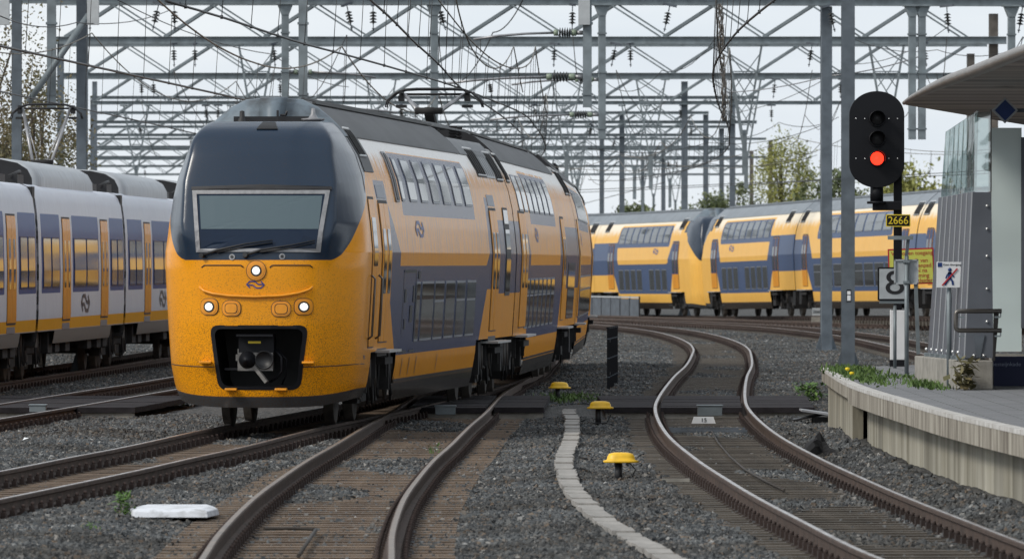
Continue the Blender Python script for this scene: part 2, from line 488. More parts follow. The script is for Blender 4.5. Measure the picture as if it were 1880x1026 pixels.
YEL, YEL2 = (0.77, 0.288, 0.004), (0.84, 0.338, 0.005)
BLUE = (0.020, 0.040, 0.120)
SLATE = (0.014, 0.028, 0.052)
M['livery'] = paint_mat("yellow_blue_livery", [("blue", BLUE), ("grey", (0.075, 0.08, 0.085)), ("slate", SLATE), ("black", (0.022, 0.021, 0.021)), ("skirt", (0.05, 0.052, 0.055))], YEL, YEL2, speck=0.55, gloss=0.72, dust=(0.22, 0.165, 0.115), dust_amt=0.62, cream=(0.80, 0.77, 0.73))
M['door_paint'] = paint_mat("yellow_door_paint", [], YEL, YEL2, gloss=0.65, dust_amt=0.3)
M['door_blue'] = paint_mat("blue_door_paint", [], BLUE, BLUE, gloss=0.4)
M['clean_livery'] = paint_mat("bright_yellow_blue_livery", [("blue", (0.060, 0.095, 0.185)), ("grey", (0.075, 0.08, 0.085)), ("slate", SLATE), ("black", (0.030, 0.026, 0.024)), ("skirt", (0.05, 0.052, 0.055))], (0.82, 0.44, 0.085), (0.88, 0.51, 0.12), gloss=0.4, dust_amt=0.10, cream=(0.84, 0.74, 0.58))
M['train_roof'] = mat("grey_train_roof", (0.060, 0.062, 0.064), 0.6, var=0.22, scale=2.0, stretch=(1, 0.3, 1))
M['roof_light'] = mat("pale_grey_roof_panel", (0.13, 0.135, 0.14), 0.55, var=0.2, scale=2.0)
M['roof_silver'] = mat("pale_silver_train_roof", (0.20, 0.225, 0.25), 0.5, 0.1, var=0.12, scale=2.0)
M['post_steel'] = mat("grey_post_steel", (0.118, 0.140, 0.162), 0.55, 0.25, var=0.22, scale=3.0, rnd=0.10)
M['hump_front'] = mat("blue_grey_roof_end", (0.13, 0.165, 0.195), 0.5, col2=(0.05, 0.055, 0.06), scale=3.5, thr=(0.5, 0.75), detail=8)
M['yellow'] = mat("yellow_train_paint", YEL, 0.35, var=0.12, scale=6, coat=0.3)
M['logo_blue'] = mat("blue_logo_paint", (0.02, 0.04, 0.20), 0.4)
M['logo_dark'] = mat("dark_logo_paint", (0.02, 0.02, 0.04), 0.4)
M['coupler'] = mat("worn_coupler_steel", (0.20, 0.19, 0.18), 0.5, 0.6, var=0.3, scale=10)
M['step'] = mat("step_plate_edge", (0.34, 0.34, 0.34), 0.5, 0.3)
M['silver'] = mat("silver_roof_fairing", (0.40, 0.42, 0.44), 0.5, 0.25, var=0.12, scale=1.5, stretch=(1, 3, 1))
M['commuter'] = paint_mat("white_blue_livery", [("blue", (0.040, 0.085, 0.25)), ("orange", (0.76, 0.36, 0.01)), ("skirt", (0.24, 0.22, 0.20))], (0.58, 0.61, 0.68), (0.64, 0.67, 0.73), dust_amt=0.10, gloss=0.4)

# ballast and ground
def ballast_mat(name, bright, far):
    m = bpy.data.materials.new(name)
    m.use_nodes = True
    nt = m.node_tree
    N, L = nt.nodes, nt.links
    b = N["Principled BSDF"]; b.inputs["Roughness"].default_value = 0.92; b.inputs["Specular IOR Level"].default_value = 0.25
    tc = N.new("ShaderNodeTexCoord")
    vo = N.new("ShaderNodeTexVoronoi"); vo.inputs["Scale"].default_value = 17.0
    L.new(tc.outputs["Object"], vo.inputs["Vector"])
    hs = N.new("ShaderNodeSeparateColor"); L.new(vo.outputs["Color"], hs.inputs["Color"])
    r = N.new("ShaderNodeValToRGB")
    e = r.color_ramp.elements
    e[0].position = 0.0; e[0].color = (0.040 * bright, 0.041 * bright, 0.042 * bright, 1)
    e[1].position = 1.0; e[1].color = (0.20 * bright, 0.195 * bright, 0.185 * bright, 1)
    k = e.new(0.55); k.color = (0.088 * bright, 0.089 * bright, 0.088 * bright, 1)
    L.new(hs.outputs["Red"], r.inputs["Fac"])
    n = N.new("ShaderNodeTexNoise"); n.inputs["Scale"].default_value = 0.8; n.inputs["Detail"].default_value = 6
    L.new(tc.outputs["Object"], n.inputs["Vector"])
    a = N.new("ShaderNodeAttribute"); a.attribute_name = "rusty"
    ml = N.new("ShaderNodeMath"); ml.operation = 'MULTIPLY'; L.new(a.outputs["Fac"], ml.inputs[0]); L.new(n.outputs["Fac"], ml.inputs[1])
    mx = N.new("ShaderNodeMixRGB"); mx.inputs["Color2"].default_value = (0.11, 0.075, 0.05, 1)
    L.new(ml.outputs[0], mx.inputs["Fac"]); L.new(r.outputs["Color"], mx.inputs["Color1"])
    L.new(mx.outputs["Color"], b.inputs["Base Color"])
    bp = N.new("ShaderNodeBump"); bp.inputs["Strength"].default_value = 0.9; bp.inputs["Distance"].default_value = 0.04
    iv = N.new("ShaderNodeMath"); iv.operation = 'SUBTRACT'; iv.inputs[0].default_value = 1.0
    L.new(vo.outputs["Distance"], iv.inputs[1]); L.new(iv.outputs[0], bp.inputs["Height"]); L.new(bp.outputs["Normal"], b.inputs["Normal"])
    return m
M['ballast'] = ballast_mat("ballast_bed", 0.78, False)

m = bpy.data.materials.new("ballast_stone")
m.use_nodes = True
nt = m.node_tree; N, L = nt.nodes, nt.links
b = N["Principled BSDF"]; b.inputs["Roughness"].default_value = 0.85; b.inputs["Specular IOR Level"].default_value = 0.3
oi = N.new("ShaderNodeObjectInfo")
r = N.new("ShaderNodeValToRGB"); e = r.color_ramp.elements
e[0].position = 0.0; e[0].color = (0.036, 0.038, 0.040, 1)
e[1].position = 1.0; e[1].color = (0.27, 0.26, 0.245, 1)
for p, c in ((0.5, (0.072, 0.075, 0.076, 1)), (0.82, (0.112, 0.113, 0.110, 1)), (0.93, (0.125, 0.095, 0.070, 1)), (0.965, (0.12, 0.12, 0.117, 1))):
    k = e.new(p); k.color = c
L.new(oi.outputs["Random"], r.inputs["Fac"])
ge = N.new("ShaderNodeNewGeometry"); n1 = N.new("ShaderNodeTexNoise"); n1.inputs["Scale"].default_value = 0.45; n1.inputs["Detail"].default_value = 5
L.new(ge.outputs["Position"], n1.inputs["Vector"])
r1 = N.new("ShaderNodeValToRGB"); r1.color_ramp.elements[0].position = 0.36; r1.color_ramp.elements[0].color = (0.80, 0.76, 0.72, 1); r1.color_ramp.elements[1].position = 0.62; r1.color_ramp.elements[1].color = (1.34, 1.38, 1.42, 1)
L.new(n1.outputs["Fac"], r1.inputs["Fac"])
ml = N.new("ShaderNodeMixRGB"); ml.blend_type = 'MULTIPLY'; ml.inputs["Fac"].default_value = 1.0
L.new(r.outputs["Color"], ml.inputs["Color1"]); L.new(r1.outputs["Color"], ml.inputs["Color2"]); L.new(ml.outputs["Color"], b.inputs["Base Color"])
M['stone'] = m
M['field'] = mat("far_ground", (0.10, 0.10, 0.09), 0.95, var=0.35, scale=0.4)

# paving of the platform
m = mat("grey_platform_paving", (0.20, 0.205, 0.21), 0.85, var=0.18, scale=3.0)
nt = m.node_tree; N, L = nt.nodes, nt.links
bt = N.new("ShaderNodeTexBrick"); bt.inputs["Scale"].default_value = 1.0; bt.inputs["Mortar Size"].default_value = 0.012
bt.inputs["Brick Width"].default_value = 0.6; bt.inputs["Row Height"].default_value = 0.3
bt.inputs["Color1"].default_value = (0.17, 0.175, 0.185, 1); bt.inputs["Color2"].default_value = (0.215, 0.22, 0.23, 1); bt.inputs["Mortar"].default_value = (0.05, 0.05, 0.05, 1)
tc = N.new("ShaderNodeTexCoord"); L.new(tc.outputs["Object"], bt.inputs["Vector"]); L.new(bt.outputs["Color"], N["Principled BSDF"].inputs["Base Color"])
M['paving'] = m

# ------------------------------------------------------------------ track centre lines: (depth Y, X) or (X, Y, z)
def smooth_path(pts, step=0.5):
    """Catmull-Rom through (x, y, z) points, resampled every `step` metres."""
    P = [Vector(p) for p in pts]
    P = [P[0] * 2 - P[1]] + P + [P[-1] * 2 - P[-2]]
    dense = []
    for i in range(1, len(P) - 2):
        p0, p1, p2, p3 = P[i - 1:i + 3]
        n = max(4, int((p2 - p1).length / 0.4))
        for k in range(n):
            t = k / n
            dense.append(0.5 * ((2 * p1) + (p2 - p0) * t + (2 * p0 - 5 * p1 + 4 * p2 - p3) * t * t + (3 * p1 - p0 - 3 * p2 + p3) * t ** 3))
    dense.append(P[-2])
    out, acc = [dense[0].copy()], 0.0
    for a, b in zip(dense, dense[1:]):
        L = (b - a).length
        while acc + L >= step:
            t = (step - acc) / L
            a = a.lerp(b, t)
            out.append(a.copy())
            L = (b - a).length
            acc = 0.0
        acc += L
    return out

def yx(pts, z=0.0):
    return [(x, y, z) for y, x in pts]

LINE_TRAIN = smooth_path(yx([(50, -8.1), (60, -7.25), (76, -5.85), (85.7, -5.05), (92, -4.6), (98, -4.15), (108.8, -3.5), (116.7, -2.87), (124, -2.32), (137, -1.42), (160, -0.25), (176, 0.1), (193.6, 0.37), (215, 0.5), (240, 0.2), (270, -1.0), (300, -3.4)]))
LINE_FORK = smooth_path(yx([(48, -1.45), (54, -1.62), (60.5, -1.71), (67, -1.80), (76, -1.83), (84, -1.77), (91.4, -1.68), (98.8, -1.54), (110, -1.36), (121, -1.15), (139, -0.88), (159, -0.33), (176, 0.06), (192, 0.34)], -0.003))
LINE_S = smooth_path(yx([(48, 4.45), (56, 3.98), (62, 3.62), (70, 3.38), (76, 3.22), (82, 3.10), (92, 2.95), (105, 2.88), (120.5, 3.02), (133.7, 3.33), (156.6, 4.07), (175, 4.75), (194.7, 5.35), (209, 5.72), (225, 5.93), (244, 5.9), (263, 5.55), (279, 4.75), (293, 3.6), (310, 1.7), (335, -2), (360, -7)]))
LINE_MID = smooth_path(yx([(95, -9.6), (115, -8.47), (127, -7.78), (140, -7.1), (156, -6.3), (200, -4.6), (250, -3.6)]))
LINE_COMMUTER = smooth_path(yx([(105, -12.5), (149.5, -10.82), (188, -9.33), (240, -7.6)]))
LINE_FAR = smooth_path(yx([(150, 10.7), (190, 11.3), (216, 11.4), (244, 11.3), (272, 10.35), (290, 8.8), (310, 5.8), (325, 2.0), (340, -3)]))
LINE_FAR2 = smooth_path(yx([(238, 23), (262, 20.0), (275, 18), (289, 15.3), (299, 12.6), (312, 9.7), (328, 6.3), (343, 2.5), (356, -2)]))
LINE_BACK = smooth_path([(27, 212, 0.6), (23.2, 240, 0.5), (19.7, 262, 0.42), (16.2, 285, 0.34), (14.0, 301, 0.26), (11.6, 319, 0.12), (9.0, 335, 0.0), (6.2, 350, -0.06), (3.1, 365, -0.1), (-1.2, 380, -0.1), (-7, 395, -0.1)])

RAIL_PROF = [(-.036, -.010), (-.024, 0), (.024, 0), (.036, -.010), (.036, -.042), (.010, -.056), (.010, -.140), (.075, -.160), (.075, -.174),
             (-.075, -.174), (-.075, -.160), (-.010, -.140), (-.010, -.056), (-.036, -.042)]

def rail_mesh(path, side):
    mb = MB()
    n = len(RAIL_PROF)
    rows = []
    for i, p in enumerate(path):
        d = (path[min(i + 1, len(path) - 1)] - path[max(i - 1, 0)]).normalized()
        nrm = Vector((d.y, -d.x, 0)).normalized()
        c = p + nrm * (side * 0.7525)
        rows.append([c + nrm * a + Vector((0, 0, b)) for a, b in RAIL_PROF])
    vs = [q for r in rows for q in r]
    for i in range(len(rows) - 1):
        for k in range(n):
            k2 = (k + 1) % n
            mb.f.append((i * n + k, i * n + k2, (i + 1) * n + k2, (i + 1) * n + k))
            mb.m.append(1 if k == 1 else 0)
            mb.s.append(k in (0, 1, 2))
    mb.v = [tuple(v) for v in vs]
    return mb

def sleeper_mesh(name, wood):
    mb = MB()
    mb.box((0, 0, -0.255), (2.6, 0.26, 0.15))
    for s in (-1, 1):
        mb.box((s * 0.7525, 0, -0.178), (0.34, 0.17, 0.016), 1)
        for q in (-1, 1):
            mb.box((s * 0.7525 + q * 0.115, 0, -0.140), (0.055, 0.12, 0.062), 1)
            mb.cyl((s * 0.7525 + q * 0.118, 0, -0.112), (s * 0.7525 + q * 0.118, 0, -0.075), 0.024, 0.018, 6, 1)
    return mb.mesh(name, [wood, M['clip']])

SL_WOOD = sleeper_mesh("sleeper_timber", M['sleeper'])
SL_GREY = sleeper_mesh("sleeper_grey", M['sleeper_grey'])

def track(path, label, ymin, ymax, mesh, lower=0.0, max_parts=100, skip=None, top=None):
    t = empty("railway_track", path[0] * 1.0)
    tag(t, label, "railway track", "railway tracks through the station throat")
    o = path[0]
    for side in (-1, 1):
        mb = rail_mesh(path, side)
        mb.v = [(v[0] - o.x, v[1] - o.y, v[2] - o.z) for v in mb.v]
        mb.build("rail", [M['rust_rail'], top or M['rail_top']], t)
    rest = MB()
    sl = smooth_path(path[::4] if len(path) > 8 else path, 0.64)
    cnt = 0
    base = [(tuple(v.co), None) for v in mesh.vertices]
    polys = [(tuple(p.vertices), p.material_index) for p in mesh.polygons]
    for i, p in enumerate(sl):
        if p.y < ymin or p.y > ymax: continue
        if skip and skip(p): continue
        d = (sl[min(i + 1, len(sl) - 1)] - sl[max(i - 1, 0)]).normalized()
        rz = -math.atan2(d.x, d.y) + rng.uniform(-.012, .012)
        loc = p - o - Vector((0, 0, lower + rng.uniform(0, 0.006)))
        if cnt < max_parts:
            inst("sleeper", mesh, t, loc, rz)
            cnt += 1
        else:
            c, s = math.cos(rz), math.sin(rz)
            b = len(rest.v)
            for (v, _) in base:
                rest.v.append((loc.x + v[0] * c - v[1] * s, loc.y + v[0] * s + v[1] * c, loc.z + v[2]))
            for f, mi in polys:
                rest.f.append(tuple(b + k for k in f)); rest.m.append(mi); rest.s.append(False)
    if rest.v:
        ro = rest.build("sleepers", [mesh.materials[0], mesh.materials[1]], t, fix=False)
        ro["kind"] = "stuff"
    return t

track(LINE_TRAIN, "track curving in from the left edge under the front double deck train", 60, 240, SL_WOOD)
track(LINE_FORK, "forked track with orange brown rails joining the front train's track", 56, 165, SL_WOOD, lower=0.008, top=M['rail_top_brown'])
track(LINE_S, "S shaped track winding beside the platform edge", 56, 310, SL_GREY)
track(LINE_MID, "empty track between the front train and the white commuter train", 108, 190, SL_GREY)
track(LINE_COMMUTER, "track carrying the white and blue commuter train", 130, 215, SL_GREY)
track(LINE_FAR, "curved track sweeping behind the S shaped track towards the platform shelter", 195, 335, SL_GREY)
track(LINE_FAR2, "curved track just in front of the distant double deck trains", 240, 350, SL_GREY)
track(LINE_BACK, "farthest track under the distant double deck trains", 215, 390, SL_GREY)

# ------------------------------------------------------------------ ground
PLAT_EDGE = [(115.5, 4.69), (107, 4.52), (99.8, 4.42), (94, 4.43), (88, 4.50), (80.6, 4.60), (72, 4.86), (64, 5.22), (56, 5.66), (50, 6.0)]
_pe = np.array(sorted(PLAT_EDGE))
def plat_x(y):
    return np.interp(y, _pe[:, 0], _pe[:, 1])

TROUGH = [(127, 0.95), (118, 0.93), (109.6, 0.86), (98.8, 0.705), (91.7, 0.635), (84.4, 0.66), (77.8, 0.75), (73.2, 0.89), (69.3, 1.04), (64, 1.30), (58, 1.62)]
_tr = np.array(sorted(TROUGH))
CROSS = (124.6, 135.8)

_lines = [np.array([(p.x, p.y) for p in L[::2]]) for L in (LINE_TRAIN, LINE_FORK, LINE_S, LINE_MID, LINE_COMMUTER, LINE_FAR, LINE_FAR2, LINE_BACK)]
def track_dist(X, Y):
    out = np.full(X.shape, 99.0)
    for L in _lines:
        for i in range(0, len(X), 4000):
            d = np.sqrt(((L[None, :, 0] - X[i:i + 4000, None]) ** 2) + ((L[None, :, 1] - Y[i:i + 4000, None]) ** 2)).min(axis=1)
            out[i:i + 4000] = np.minimum(out[i:i + 4000], d)
    return out

def ground_z(X, Y, d):
    z = np.interp(d, [0, 1.25, 1.45, 2.2, 3.2], [-0.235, -0.235, -0.225, -0.165, -0.15])
    z = z + 0.02 * np.sin(X * 2.3 + Y * 0.7) * np.cos(Y * 0.9 - X) * (d > 1.4)
    pe = plat_x(Y)
    heap = np.clip(1 - (pe - X) / 1.1, 0, 1) * ((X < pe + .3) & (Y < 108))
    z = z + heap * 0.20
    # ballast lies over the sleeper ends and drifts across parts of the tracks
    for Ln, cover in ((0, (.95, .95)), (1, (1.9, 1.9)), (2, (1.25, .95)), (3, (.95, .95)), (4, (.95, .95))):
        Lp = _lines[Ln]; o_ = np.argsort(Lp[:, 1])
        s_ = X - np.interp(Y, Lp[o_, 1], Lp[o_, 0])
        for sgn, c in ((-1, cover[0]), (1, cover[1])):
            a = s_ * sgn
            z = np.where((a > c - .05) & (a < 1.6) & (d > .85), np.maximum(z, -0.192 + .012 * np.sin(Y * 1.3 + X * 5)), z)
    dr = np.sin(X * 1.7 + 0.3 * Y) + np.sin(Y * 0.55 + X * 0.4) + np.sin(Y * 0.21 - X * 0.9)
    z = np.where((d < .62) & (dr > .8), np.maximum(z, -0.205 + .02 * np.clip(dr - .8, 0, 1)), z)
    return z

ys = [54.0]
while ys[-1] < 470:
    ys.append(ys[-1] + (0.35 if ys[-1] < 125 else 0.8 if ys[-1] < 200 else 3.0))
ys = np.array(ys)
ts = np.linspace(-1, 1, 150)
YY = np.repeat(ys[:, None], len(ts), 1)
XX = ts[None, :] * (YY * 0.078 + 2.0)
X1, Y1 = XX.ravel(), YY.ravel()
D1 = track_dist(X1, Y1)
Z1 = ground_z(X1, Y1, D1)
nr, nc = XX.shape
me = bpy.data.meshes.new("ballast_bed")
idx = np.arange(nr * nc).reshape(nr, nc)
quads = np.stack([idx[:-1, :-1], idx[:-1, 1:], idx[1:, 1:], idx[1:, :-1]], -1).reshape(-1, 4)
me.from_pydata(np.stack([X1, Y1, Z1], -1).tolist(), [], quads.tolist())
dens = np.interp(Y1, [54, 75, 95, 120, 160, 200, 250, 300, 310], [330, 330, 260, 190, 110, 60, 42, 30, 0])
dens = dens * (np.abs(X1) < Y1 * 0.0685 + 0.4)
incrib = D1 < 1.36
patch = np.sin(X1 * 1.7 + 0.3 * Y1) + np.sin(Y1 * 0.55 + X1 * 0.4) + np.sin(Y1 * 0.21 - X1 * 0.9)
dens = np.where(incrib, dens * np.where(patch > 0.7, 1.0, 0.5), dens)
dens = np.where((Y1 > CROSS[0]) & (Y1 < CROSS[1]) & (X1 < 5.2), 0, dens)
tx = np.interp(Y1, _tr[:, 0], _tr[:, 1])
dens = np.where((np.abs(X1 - tx) < 0.17) & (Y1 < 127), 0, dens)
dens = np.where((X1 > plat_x(Y1)) & (Y1 < 116), 0, dens)
a = me.attributes.new("dens", 'FLOAT', 'POINT'); a.data.foreach_set("value", dens.astype(np.float32))
rusty = np.clip(1.75 - D1, 0, 1) * 1.25
a = me.attributes.new("rusty", 'FLOAT', 'POINT'); a.data.foreach_set("value", rusty.astype(np.float32))
me.materials.append(M['ballast'])
me.polygons.foreach_set("use_smooth", [True] * len(me.polygons))
bed = inst("ballast_ground", me)
tag(bed, kind="structure")

mb = MB()
mb.add([(-2500, -200, -0.5), (2500, -200, -0.5), (2500, 5000, -0.5), (-2500, 5000, -0.5)], [(0, 1, 2, 3)])
tag(mb.build("ground", M['field']), kind="structure")

# loose stones scattered on the bed
def stones():
    ng = bpy.data.node_groups.new("scatter_stones", 'GeometryNodeTree')
    ng.interface.new_socket("Geometry", in_out='INPUT', socket_type='NodeSocketGeometry')
    ng.interface.new_socket("Geometry", in_out='OUTPUT', socket_type='NodeSocketGeometry')
    N, L = ng.nodes, ng.links
    gi, go = N.new("NodeGroupInput"), N.new("NodeGroupOutput")
    dp = N.new("GeometryNodeDistributePointsOnFaces"); dp.distribute_method = 'RANDOM'
    na = N.new("GeometryNodeInputNamedAttribute"); na.data_type = 'FLOAT'; na.inputs["Name"].default_value = "dens"
    L.new(gi.outputs[0], dp.inputs["Mesh"]); L.new(na.outputs["Attribute"], dp.inputs["Density"])
    jn = N.new("GeometryNodeJoinGeometry")
    for k in range(5):
        ico = N.new("GeometryNodeMeshIcoSphere"); ico.inputs["Radius"].default_value = 1.0; ico.inputs["Subdivisions"].default_value = 2 if k < 2 else 1
        pos = N.new("GeometryNodeInputPosition")
        ad = N.new("ShaderNodeVectorMath"); ad.operation = 'ADD'; ad.inputs[1].default_value = (k * 3.1, k * 1.7, k * 5.3)
        nz = N.new("ShaderNodeTexNoise"); nz.inputs["Scale"].default_value = 1.1; nz.inputs["Detail"].default_value = 1.0
        sb = N.new("ShaderNodeVectorMath"); sb.operation = 'SUBTRACT'; sb.inputs[1].default_value = (.5, .5, .5)
        sc = N.new("ShaderNodeVectorMath"); sc.operation = 'SCALE'; sc.inputs["Scale"].default_value = 2.3
        sp = N.new("GeometryNodeSetPosition")
        sm = N.new("GeometryNodeSetMaterial"); sm.inputs["Material"].default_value = M['stone']
        gt = N.new("GeometryNodeGeometryToInstance")
        L.new(pos.outputs[0], ad.inputs[0]); L.new(ad.outputs[0], nz.inputs["Vector"]); L.new(nz.outputs["Color"], sb.inputs[0])
        L.new(sb.outputs[0], sc.inputs[0]); L.new(ico.outputs["Mesh"], sp.inputs["Geometry"]); L.new(sc.outputs[0], sp.inputs["Offset"])
        L.new(sp.outputs[0], sm.inputs["Geometry"]); L.new(sm.outputs[0], gt.inputs[0]); L.new(gt.outputs[0], jn.inputs[0])
    ip = N.new("GeometryNodeInstanceOnPoints"); ip.inputs["Pick Instance"].default_value = True
    rr = N.new("FunctionNodeRandomValue"); rr.data_type = 'FLOAT_VECTOR'; rr.inputs[1].default_value = (6.28, 6.28, 6.28)
    rs = N.new("FunctionNodeRandomValue"); rs.data_type = 'FLOAT_VECTOR'; rs.inputs[0].default_value = (.020, .018, .014); rs.inputs[1].default_value = (.048, .044, .032)
    ri = N.new("FunctionNodeRandomValue"); ri.data_type = 'INT'; ri.inputs[4].default_value = 0; ri.inputs[5].default_value = 4
    L.new(dp.outputs["Points"], ip.inputs["Points"]); L.new(jn.outputs[0], ip.inputs["Instance"])
    L.new(ri.outputs[2], ip.inputs["Instance Index"]); L.new(rr.outputs[0], ip.inputs["Rotation"]); L.new(rs.outputs[0], ip.inputs["Scale"])
    L.new(ip.outputs["Instances"], go.inputs[0])
    o = inst("ballast_stones", me.copy())
    md = o.modifiers.new("scatter", 'NODES'); md.node_group = ng
    tag(o, "grey ballast stones lying loose between the tracks", "ballast", kind="stuff")
stones()

# ------------------------------------------------------------------ cable trough of concrete lids
tr = empty("cable_trough", (1.3, 64, -0.16))
tag(tr, "winding line of pale concrete cable trough lids in the ballast", "cable trough")
lid = MB().box((0, 0, 0), (0.215, 0.97, 0.05)).mesh("trough_lid", M['trough'])
tp = smooth_path([(x, y, 0) for y, x in sorted(TROUGH)], 1.0)
jit = 0.0
for i, p in enumerate(tp):
    d = (tp[min(i + 1, len(tp) - 1)] - tp[max(i - 1, 0)]).normalized()
    if i % 3 == 0: jit = rng.uniform(-.012, .012)
    inst("lid", lid, tr, (p.x + jit - 1.3, p.y - 64, 0.035 + rng.uniform(-.012, .012)), -math.atan2(d.x, d.y) + rng.uniform(-.04, .04))

# ------------------------------------------------------------------ board crossing over the tracks
def line_x(L, y):
    a = np.array([(p.y, p.x) for p in L])
    return float(np.interp(y, a[:, 0], a[:, 1]))

def crossing_panel(name_lab, fx0, fx1, z=-0.012, edge=True, y0=CROSS[0], y1=CROSS[1]):
    """Panel whose left and right borders follow x(y)."""
    t = empty("crossing_panel", ((fx0(y0) + fx1(y0)) / 2, y0, -0.2))
    tag(t, name_lab, "crossing panel", "dark board panels of the staff crossing")
    o = t.location
    nb = 9
    top = MB()
    for k in range(nb):
        a, b = y0 + (y1 - y0) * k / nb, y0 + (y1 - y0) * (k + 1) / nb - 0.05
        zz = z - rng.uniform(0, .008)
        q = [(fx0(a), a), (fx1(a), a), (fx1(b), b), (fx0(b), b)]
        top.add([(x - o.x, y - o.y, zz - o.z) for x, y in q] + [(x - o.x, y - o.y, zz - 0.09 - o.z) for x, y in q],
                [(0, 1, 2, 3), (7, 6, 5, 4), (0, 4, 5, 1), (1, 5, 6, 2), (2, 6, 7, 3), (3, 7, 4, 0)])
    top.build("board", M['rubber_panel'], t)
    if edge:
        w = fx1(y0) - fx0(y0)
        MB().box(((fx0(y0) + fx1(y0)) / 2 - o.x, y0 + 0.14 - o.y, 0.03), (w - 0.02, 0.2, 0.14)).build("support_beam", M['concrete'], t)
    return t

lx = line_x
crossing_panel("board panel between the rails of the S shaped track", lambda y: lx(LINE_S, y) - .665, lambda y: lx(LINE_S, y) + .665)
crossing_panel("board panel left of the S shaped track beside the yellow capped posts", lambda y: 1.52, lambda y: lx(LINE_S, y) - .80)
crossing_panel("board panel right of the S shaped track next to the platform end", lambda y: lx(LINE_S, y) + .80, lambda y: lx(LINE_S, y) + 1.85)
crossing_panel("board panel between the rails of the forked track beside the front train", lambda y: lx(LINE_FORK, y) - 0.6, lambda y: lx(LINE_FORK, y) + .665)
crossing_panel("board panel with pale concrete end right of the forked track", lambda y: lx(LINE_FORK, y) + .80, lambda y: lx(LINE_FORK, y) + 1.62)
crossing_panel("board panel between the rails left of the front train", lambda y: lx(LINE_MID, y) - .665, lambda y: lx(LINE_MID, y) + .665)
crossing_panel("board panel at the left edge beyond the empty track", lambda y: lx(LINE_MID, y) - 2.6, lambda y: lx(LINE_MID, y) - .80)
crossing_panel("board panel between the empty track and the front train", lambda y: lx(LINE_MID, y) + .80, lambda y: lx(LINE_MID, y) + 1.75)

def small_box(name, lab, cat, x0, x1, y0, y1, Y, m, ztop=None):
    a, b = at(x0, y1, Y), at(x1, y0, Y)
    mb = MB()
    w, h = b.x - a.x, b.z - a.z
    mb.box((0, 0.12, h / 2), (w, 0.24, h))
    mb.box((0, 0.12, h + .008), (w + .03, 0.27, .02))
    return tag(mb.build(name, m, None, ((a.x + b.x) / 2, Y, a.z), bevel=.006), lab, cat)
small_box("junction_box", "small grey steel box standing between the S shaped track's rails", "junction box", 1281, 1326, 745, 763, 123.6, M['galv'])
small_box("junction_box", "small grey box beside the front train on the forked track", "junction box", 799, 836, 746, 761, 122.8, M['galv'])
small_box("junction_box", "small grey box under the left board crossing", "junction box", 54, 84, 744, 756, 123.6, M['galv'])

# marker 15
t = empty("distance_marker", at(1292, 777, 117.5))
tag(t, "white trapezoid marker reading 15 lying between the rails", "track marker")
s = 117.5 / F
MB().prism([(-22 * s, 0), (22 * s, 0), (18 * s, 12 * s), (-18 * s, 12 * s)], 0, .12).build("plate", M['white'], t)
text("lettering", "15", 0.085, M['black'], t, (0, -.004, 6 * s), sx=1.15)

# white concrete fouling marker
Y = 75.5
c = at(315, 905, Y)
k = Y / F
mb = MB()
bot = [(-83, 0), (-70, -6), (70, -6), (83, 0), (70, 30), (-70, 30)]
pts = [(-.45, .0), (-.37, -.55), (.37, -.55), (.45, .0), (.37, .55), (-.37, .55)]
vs = [(x, y * 1.5, 0) for x, y in pts] + [(x * .97, y * 1.46, .06) for x, y in pts] + [(x * .80, y * 1.2, .085) for x, y in pts]
fs = [tuple(range(5, -1, -1)), tuple(range(12, 18))]
for b0 in (0, 6):
    for i in range(6):
        j = (i + 1) % 6
        fs.append((b0 + i, b0 + j, b0 + 6 + j, b0 + 6 + i))
mb.add(vs, fs)
tag(mb.build("fouling_marker", M['concrete_white'], None, (c.x, Y + .6, -.165), bevel=.008), "white pointed concrete block lying on the ballast between two tracks", "track marker")

# yellow capped posts
def capped_post(x, ytop, ybase, Y, lab):
    b = at(x, ybase, Y)
    hgt = at(x, ytop, Y).z - b.z
    t = empty("capped_post", b)
    tag(t, lab, "signal post", "yellow capped posts in the ballast")
    wd = 0.20
    mb = MB()
    mb.cyl((-.03, 0, -.06), (-.03, 0, hgt - .06), .045, .045, 10)
    mb.box((-.03, 0, 0.0), (.16, .16, .02))
    mb.build("post", M['black'], t)
    cap = MB()
    rows = []
    for rr, zz in ((1.0, -.068), (1.04, -.06), (1.04, -.045), (.84, -.035), (.80, .0), (.70, .035), (.42, .050), (0.001, .053)):
        rows.append([Vector((math.copysign(abs(math.cos(q)) ** .7, math.cos(q)) * wd * rr, math.copysign(abs(math.sin(q)) ** .7, math.sin(q)) * .13 * rr, hgt + zz)) for q in [2 * math.pi * j / 24 for j in range(24)]])
    cap.grid(rows, closed=True)
    cap.build("cap", M['cap_yellow'], t)
    MB().tube([(.02, 0, hgt - .06), (.11, 0, hgt - .08), (.17, .02, hgt - .15), (.10, .0, .0), (.03, 0, -.02)], .008, 6).build("cable", M['black'], t)
capped_post(1140, 838, 886, 89.5, "nearest yellow capped black post beside the trough lids")
capped_post(1102, 742, 776, 118, "yellow capped black post in the middle beside the trough lids end")
capped_post(1027, 706, 728, 140, "farthest yellow capped post beyond the crossing grass")

